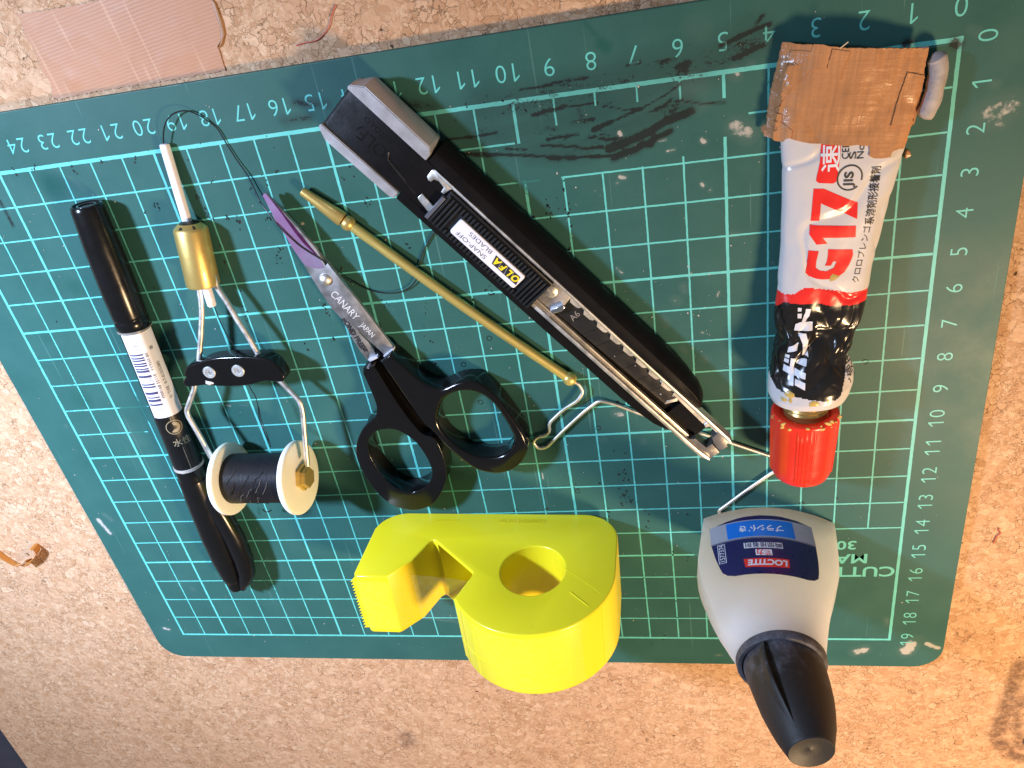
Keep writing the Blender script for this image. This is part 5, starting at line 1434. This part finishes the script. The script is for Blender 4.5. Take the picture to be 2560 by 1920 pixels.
def plan(t):
    """lens-shaped foot: two shallow arcs meeting narrow flat sides; t runs round once"""
    k = (t % 1)*4
    if k < 1.7: u = 1-2*k/1.7; return u, .40+.60*(1-u*u), R(12)+(k/1.7)*R(156)
    if k < 2: q = (k-1.7)/.3; return -1, .40-.80*q, R(168)+q*R(24)
    if k < 3.7: u = -1+2*(k-2)/1.7; return u, -.40-.60*(1-u*u), R(192)+((k-2)/1.7)*R(156)
    q = (k-3.7)/.3; return 1, -.40+.80*q, R(348)+q*R(24)
def bot_pt(z, th, lift=0):
    xc, a, b = bsec(z); u, v, an = plan(th/(2*math.pi)); w_ = bround(z)
    x = (a+lift)*(u*(1-w_)+math.cos(an)*w_); y = (b+lift)*(v*(1-w_)+math.sin(an)*w_)
    return (xc+x*math.cos(BROT)-y*math.sin(BROT), BY+x*math.sin(BROT)+y*math.cos(BROT), z)
zs = sorted(set([b[0] for b in BS]+[.03+.105*i for i in range(1, 50)]))
zs = [z for z in zs if z <= 5.26]
V, F = [], []
NB_ = 160
for z in zs: V += [bot_pt(z, 2*math.pi*k/NB_) for k in range(NB_)]
for i in range(len(zs)-1):
    for k in range(NB_):
        F.append([i*NB_+k, i*NB_+(k+1) % NB_, (i+1)*NB_+(k+1) % NB_, (i+1)*NB_+k])
F.append(list(range(NB_))[::-1]); F.append([(len(zs)-1)*NB_+k for k in range(NB_)])
def frosted():
    m = NT("frosted_polyethylene")
    sp = m.n("ShaderNodeSeparateXYZ"); m.l(m.obj(), sp.inputs[0])
    n = m.noise(70, 5, .65); n2 = m.noise(420, 5, .7)
    # white bloom of set glue vapour near the neck, patchy edge
    bl = m.val(m.math('ADD', m.math('MULTIPLY', sp.outputs[2], 30), m.math('MULTIPLY', n.outputs["Fac"], .9)), 1.35, 1.95, 0, 1)
    c = m.mix(bl, (.86, .90, .87), (.90, .88, .90))
    m.set(col=c, trans=m.val(bl, 0, 1, .36, .06), rough=.36, ior=1.35, sss=1.0, sssr=(1, 1, 1), ssss=.03)
    m.bump(m.math('ADD', n2.outputs["Fac"], n.outputs["Fac"]), .12, .0003)
    tr = m.n("ShaderNodeBsdfTranslucent"); tr.inputs[0].default_value = (.93, .96, .94, 1)
    mx = m.n("ShaderNodeMixShader"); out = [q for q in m.t.nodes if q.type == 'OUTPUT_MATERIAL'][0]
    m.l(m.val(bl, 0, 1, .55, .30), mx.inputs[0]); m.l(m.b.outputs[0], mx.inputs[1]); m.l(tr.outputs[0], mx.inputs[2]); m.l(mx.outputs[0], out.inputs["Surface"])
    return m.m
bbody = add("bottle_body", V, F, frosted(), bot, autosmooth=60)
def front(x, z, lift=.008):
    xc, a, b = bsec(z); w_ = bround(z); y = b
    for _ in range(4):
        t = max(-.99, min(.99, ((x-xc)+y*math.sin(BROT))/(a*math.cos(BROT))))
        y = b*((.40+.60*(1-t*t))*(1-w_)+math.sqrt(1-t*t)*w_)
    y += lift
    return (xc+a*t*math.cos(BROT)-y*math.sin(BROT), BY+a*t*math.sin(BROT)+y*math.cos(BROT), z)
def bprint(name, poly, m, lift, par, cell=.10):
    vf = flat_poly(poly, cell)
    return add(name, [front(x, z, lift) for x, z, _ in vf[0]], [q[::-1] for q in vf[1]], m, par)
M_NAVY = plain("navy_label", (.018, .014, .085), .32, bstr=.02, var=.04)
M_SKY = plain("blue_label_band", (.012, .17, .66), .32, bstr=.02, var=.04)
M_GREYL = plain("grey_label_band", (.36, .36, .42), .32, bstr=.02, var=.03)
def labx(z): return (float(np.interp(z, [.45, 1.45, 2.2, 2.6], [-5.66, -5.80, -5.70, -5.60])), float(np.interp(z, [.45, 1.45, 2.2, 2.6], [-2.80, -2.80, -2.84, -2.90])))
L_ = [(labx(z)[0], z) for z in np.linspace(.75, 2.60, 8)]; R_ = [(labx(z)[1], z) for z in np.linspace(.75, 2.60, 8)]
botarc = [(-2.85, .72), (-3.2, .60), (-3.7, .50), (-4.25, .47), (-4.8, .50), (-5.3, .60), (-5.62, .70)]
label = bprint("label", [(x, z) for x, z in R_]+[(-2.95, 2.80), (-3.08, 2.92), (-3.25, 2.97), (-5.22, 2.97), (-5.42, 2.90), (-5.55, 2.76)]+L_[::-1]+botarc[::-1], M_NAVY, .008, bbody)
def gz(x, z0): return z0+.06*((x+4.3)/1.5)**2
xs_ = np.linspace(-5.79, -2.80, 14)
bprint("label_band", [(x, gz(x, .64)+.02) for x in xs_]+[(x, gz(x, 1.46)) for x in xs_[::-1]], M_GREYL, .011, label)
bprint("label_line", [(x, gz(x, 1.485)) for x in xs_]+[(x, gz(x, 1.50)) for x in xs_[::-1]], M_GREYL, .011, label)
xs_ = np.linspace(-5.30, -3.36, 10)
bprint("label_band", [(x, gz(x, .70)) for x in xs_]+[(x, gz(x, 1.42)) for x in xs_[::-1]], M_SKY, .014, label)
def btext(body, size, xc_, zc_, m, lift, bold=0, xs=1.0, w=None, vert=False, shear=0.0):
    tv = text_mesh(body, size, bold, .08, xscale=xs)
    ex = [u for u, _, _ in tv[0]]
    k = w/(max(ex)-min(ex)) if w else 1.0
    P_ = [(xc_-(u*k+v*shear), zc_+v) if not vert else (xc_-v, zc_+u*k*-1) for u, v, _ in tv[0]]
    add("label_lettering", [front(x, z, lift) for x, z in P_], tv[1], m, label)
btext("ブラシ付き", .30, -4.30, 1.07, M_WHITE, .017, .008, w=1.28)
bprint("label_backing", rect(-4.87, 1.69, -3.78, 1.925), M_WHITE, .011, label)
btext("瞬間接着剤", .23, -4.32, 1.80, M_NAVY, .016, .002, w=1.03)
bprint("label_backing", rect(-4.57, 1.99, -4.11, 2.235), M_WHITE, .011, label)
btext("強力", .25, -4.34, 2.11, M_REDINK, .016, .008, w=.40)
bprint("label_badge", [(-4.93, 2.36), (-3.67, 2.34), (-3.68, 2.42), (-3.70, 2.68), (-4.3, 2.715), (-4.91, 2.69)], M_REDINK, .013, label)
btext("LOCTITE", .30, -4.28, 2.52, M_WHITE, .017, .012, w=1.08, shear=.15)
for a, b, c, d in ((-5.62, 1.60, -5.605, 2.40), (-5.42, 1.60, -5.405, 2.40), (-5.62, 1.60, -5.405, 1.615), (-5.62, 2.385, -5.405, 2.40)):
    bprint("label_frame", rect(a, b, c, d), M_WHITE, .012, label, .2)
btext("1577374", .20, -5.512, 2.0, M_WHITE, .013, .0, w=.70, vert=True)
# black collar and cap
M_DUSTY = NT("dusty_black_cap")
_n = M_DUSTY.noise(110, 5, .7); _n2 = M_DUSTY.noise(700, 4, .7)
_sp = M_DUSTY.n("ShaderNodeSeparateXYZ"); M_DUSTY.l(M_DUSTY.obj(), _sp.inputs[0])
_du = M_DUSTY.math('MULTIPLY', M_DUSTY.val(M_DUSTY.math('ADD', M_DUSTY.math('MULTIPLY', _sp.outputs[2], -22), _n.outputs["Fac"]), -.86, -.62, 0, 1), M_DUSTY.val(_n2.outputs["Fac"], .3, .6, .3, 1))
M_DUSTY.set(col=M_DUSTY.mix(M_DUSTY.math('MULTIPLY', _du, .6), (.020, .018, .018), (.17, .165, .20)), rough=.56, spec=.4)
M_DUSTY.bump(_n2.outputs["Fac"], .2, .0003)
M_CAP = M_DUSTY.m
CB, CT = Vector((-4.27, BY, 5.18)), Vector((-3.955, BY+.04, 7.80))
add("collar", *lathe((-4.27, BY, 5.10), (-4.27, BY, 5.6), [(0, 1.05), (.02, 1.13), (.06, 1.15), (.22, 1.14), (.27, 1.11), (.27, 1.02), (.20, .98)], 56), M_CAP, bot)
Lc = (CT-CB).length
cp = [(.05, .98), (.12, 1.0), (.3, 1.0), (.8, .955), (1.3, .90), (1.7, .82), (2.1, .725), (2.4, .625), (2.58, .56), (2.63, .545), (2.645, .525), (2.635, .49), (2.56, .30), (2.54, .12), (2.56, .03), (2.575, .001)]
def panel(q, s):
    # gently three-sided with hollows between the fins
    k = min(1, max(0, (s-.05)/.5))*min(1, max(0, (2.5-s)/.6))
    return 1+.055*k*math.cos(3*(q-R(25)))
capo = add("cap", *lathe(CB, CT, cp, 96, True, False, rfun=panel), M_CAP, bot, autosmooth=45)
t = (CT-CB).normalized(); w = t.cross(Vector((0, 0, 1))).normalized() if False else None
uu = Vector((0, 1, 0)); uu = (uu-t*uu.dot(t)).normalized(); ww = uu.cross(t)     # uu: towards the camera, ww: +x or -x
if ww.x < 0: ww = -ww
def cap_r(s): return float(np.interp(s, [p[0] for p in cp[:9]], [p[1] for p in cp[:9]]))
for f_ in (0, 1.58):
    V, F = [], []
    N = 26
    for i in range(N+1):
        s = .10+2.44*i/N; k = i/N
        ph = R(-29+f_*120)+(-.04*math.sin(math.pi*k*1.2))
        h = .30*math.sin(math.pi*min(1, k*1.05+.06))**.7*(1-.25*k)
        r0 = cap_r(s)-.06
        for dph, hh in ((-.34-.05*math.sin(math.pi*k), .02), (-.17, h*.5), (.015, h+.06), (.06, h+.05), (.075, .0)):
            q = ph+dph
            V.append(tuple(CB+t*s+(uu*math.cos(q)+ww*math.sin(q))*(r0+hh)))
    for i in range(N):
        for j in range(4): F.append([i*5+j, i*5+j+1, (i+1)*5+j+1, (i+1)*5+j])
    add("cap_fin", V, F, M_CAP, capo, autosmooth=60)

# ---------------------------------------------------------------- small things on the cork
M_AMB = NT("amber_film")
M_AMB.set(col=(.62, .27, .06), rough=.25, trans=.35, ior=1.3)
amb = thing("amber_strip", "curled amber strip of stiff film lying on the bare cork", "strip", (-33, -12.5, ZC))
AP = [(-34.067, -13.674), (-33.809, -14.174), (-33.586, -14.507), (-33.371, -14.857), (-33.16, -15.099), (-32.955, -15.23), (-32.713, -15.17), (-32.484, -15.031), (-32.27, -14.893)]
AP2 = [(-32.572, -15.06), (-32.365, -14.961), (-32.16, -14.862), (-31.94, -14.71), (-31.671, -14.467), (-31.566, -14.3), (-31.598, -14.162), (-31.741, -14.128)]
def band(path, h0, h1, lean):
    V, F = [], []
    for i, (x, y) in enumerate(path):
        for k in range(3):
            q = k/2; V.append((x+lean[0]*q, y+lean[1]*q, ZC+.02+h0+(h1-h0)*q))
    for i in range(len(path)-1):
        for k in range(2):
            a = i*3+k; F.append([a, a+1, a+4, a+3])
    o = (V, F); V2 = [(x+.02, y+.03, z) for x, y, z in V]
    return join(o, (V2, [f[::-1] for f in F]))
add("strip_band", *band([q[:2] for q in cr(AP, 5)], 0, .22, (-.06, .10)), M_AMB.m, amb)
add("strip_curl", *band([q[:2] for q in cr(AP2, 5)], 0, .40, (.10, .05)), M_AMB.m, amb)
M_REDT = plain("red_thread_fibre", (.50, .06, .05), .7)
def snippet(label, pts, r):
    o = add("red_thread", *sweep(cr([(x, y, ZC+.03) for x, y in pts], 5), r, 6), M_REDT, None)
    tag(o, label, "thread", "red thread snippets on the cork")
snippet("longer bent red thread snippet on the cork above the craft knife", [(-15.219, 1.994), (-14.937, 2.021), (-14.662, 2.032), (-14.439, 2.132), (-14.235, 2.3), (-14.116, 2.509), (-13.936, 2.738)], .012)
snippet("tiny red thread snippet on the cork right of the mat", [(2.711, -14.91), (2.764, -14.646), (2.86, -14.473), (2.792, -14.412), (2.796, -14.296)], .014)
wc = thing("white_cap", "small white plastic cap standing in the dark ring stain", "cap", (0, 0, ZC))
wcx, wcy = (5.459, -24.603)
wc.location = Vector((wcx, wcy, ZC))*S
add("cap_rim", *lathe((wcx, wcy, ZC), (wcx, wcy, ZC+.5), [(0, .25), (0, .33), (.03, .36), (.30, .36), (.34, .33), (.30, .28), (.28, .001)], 32, capb=False), M_WHITE, wc)
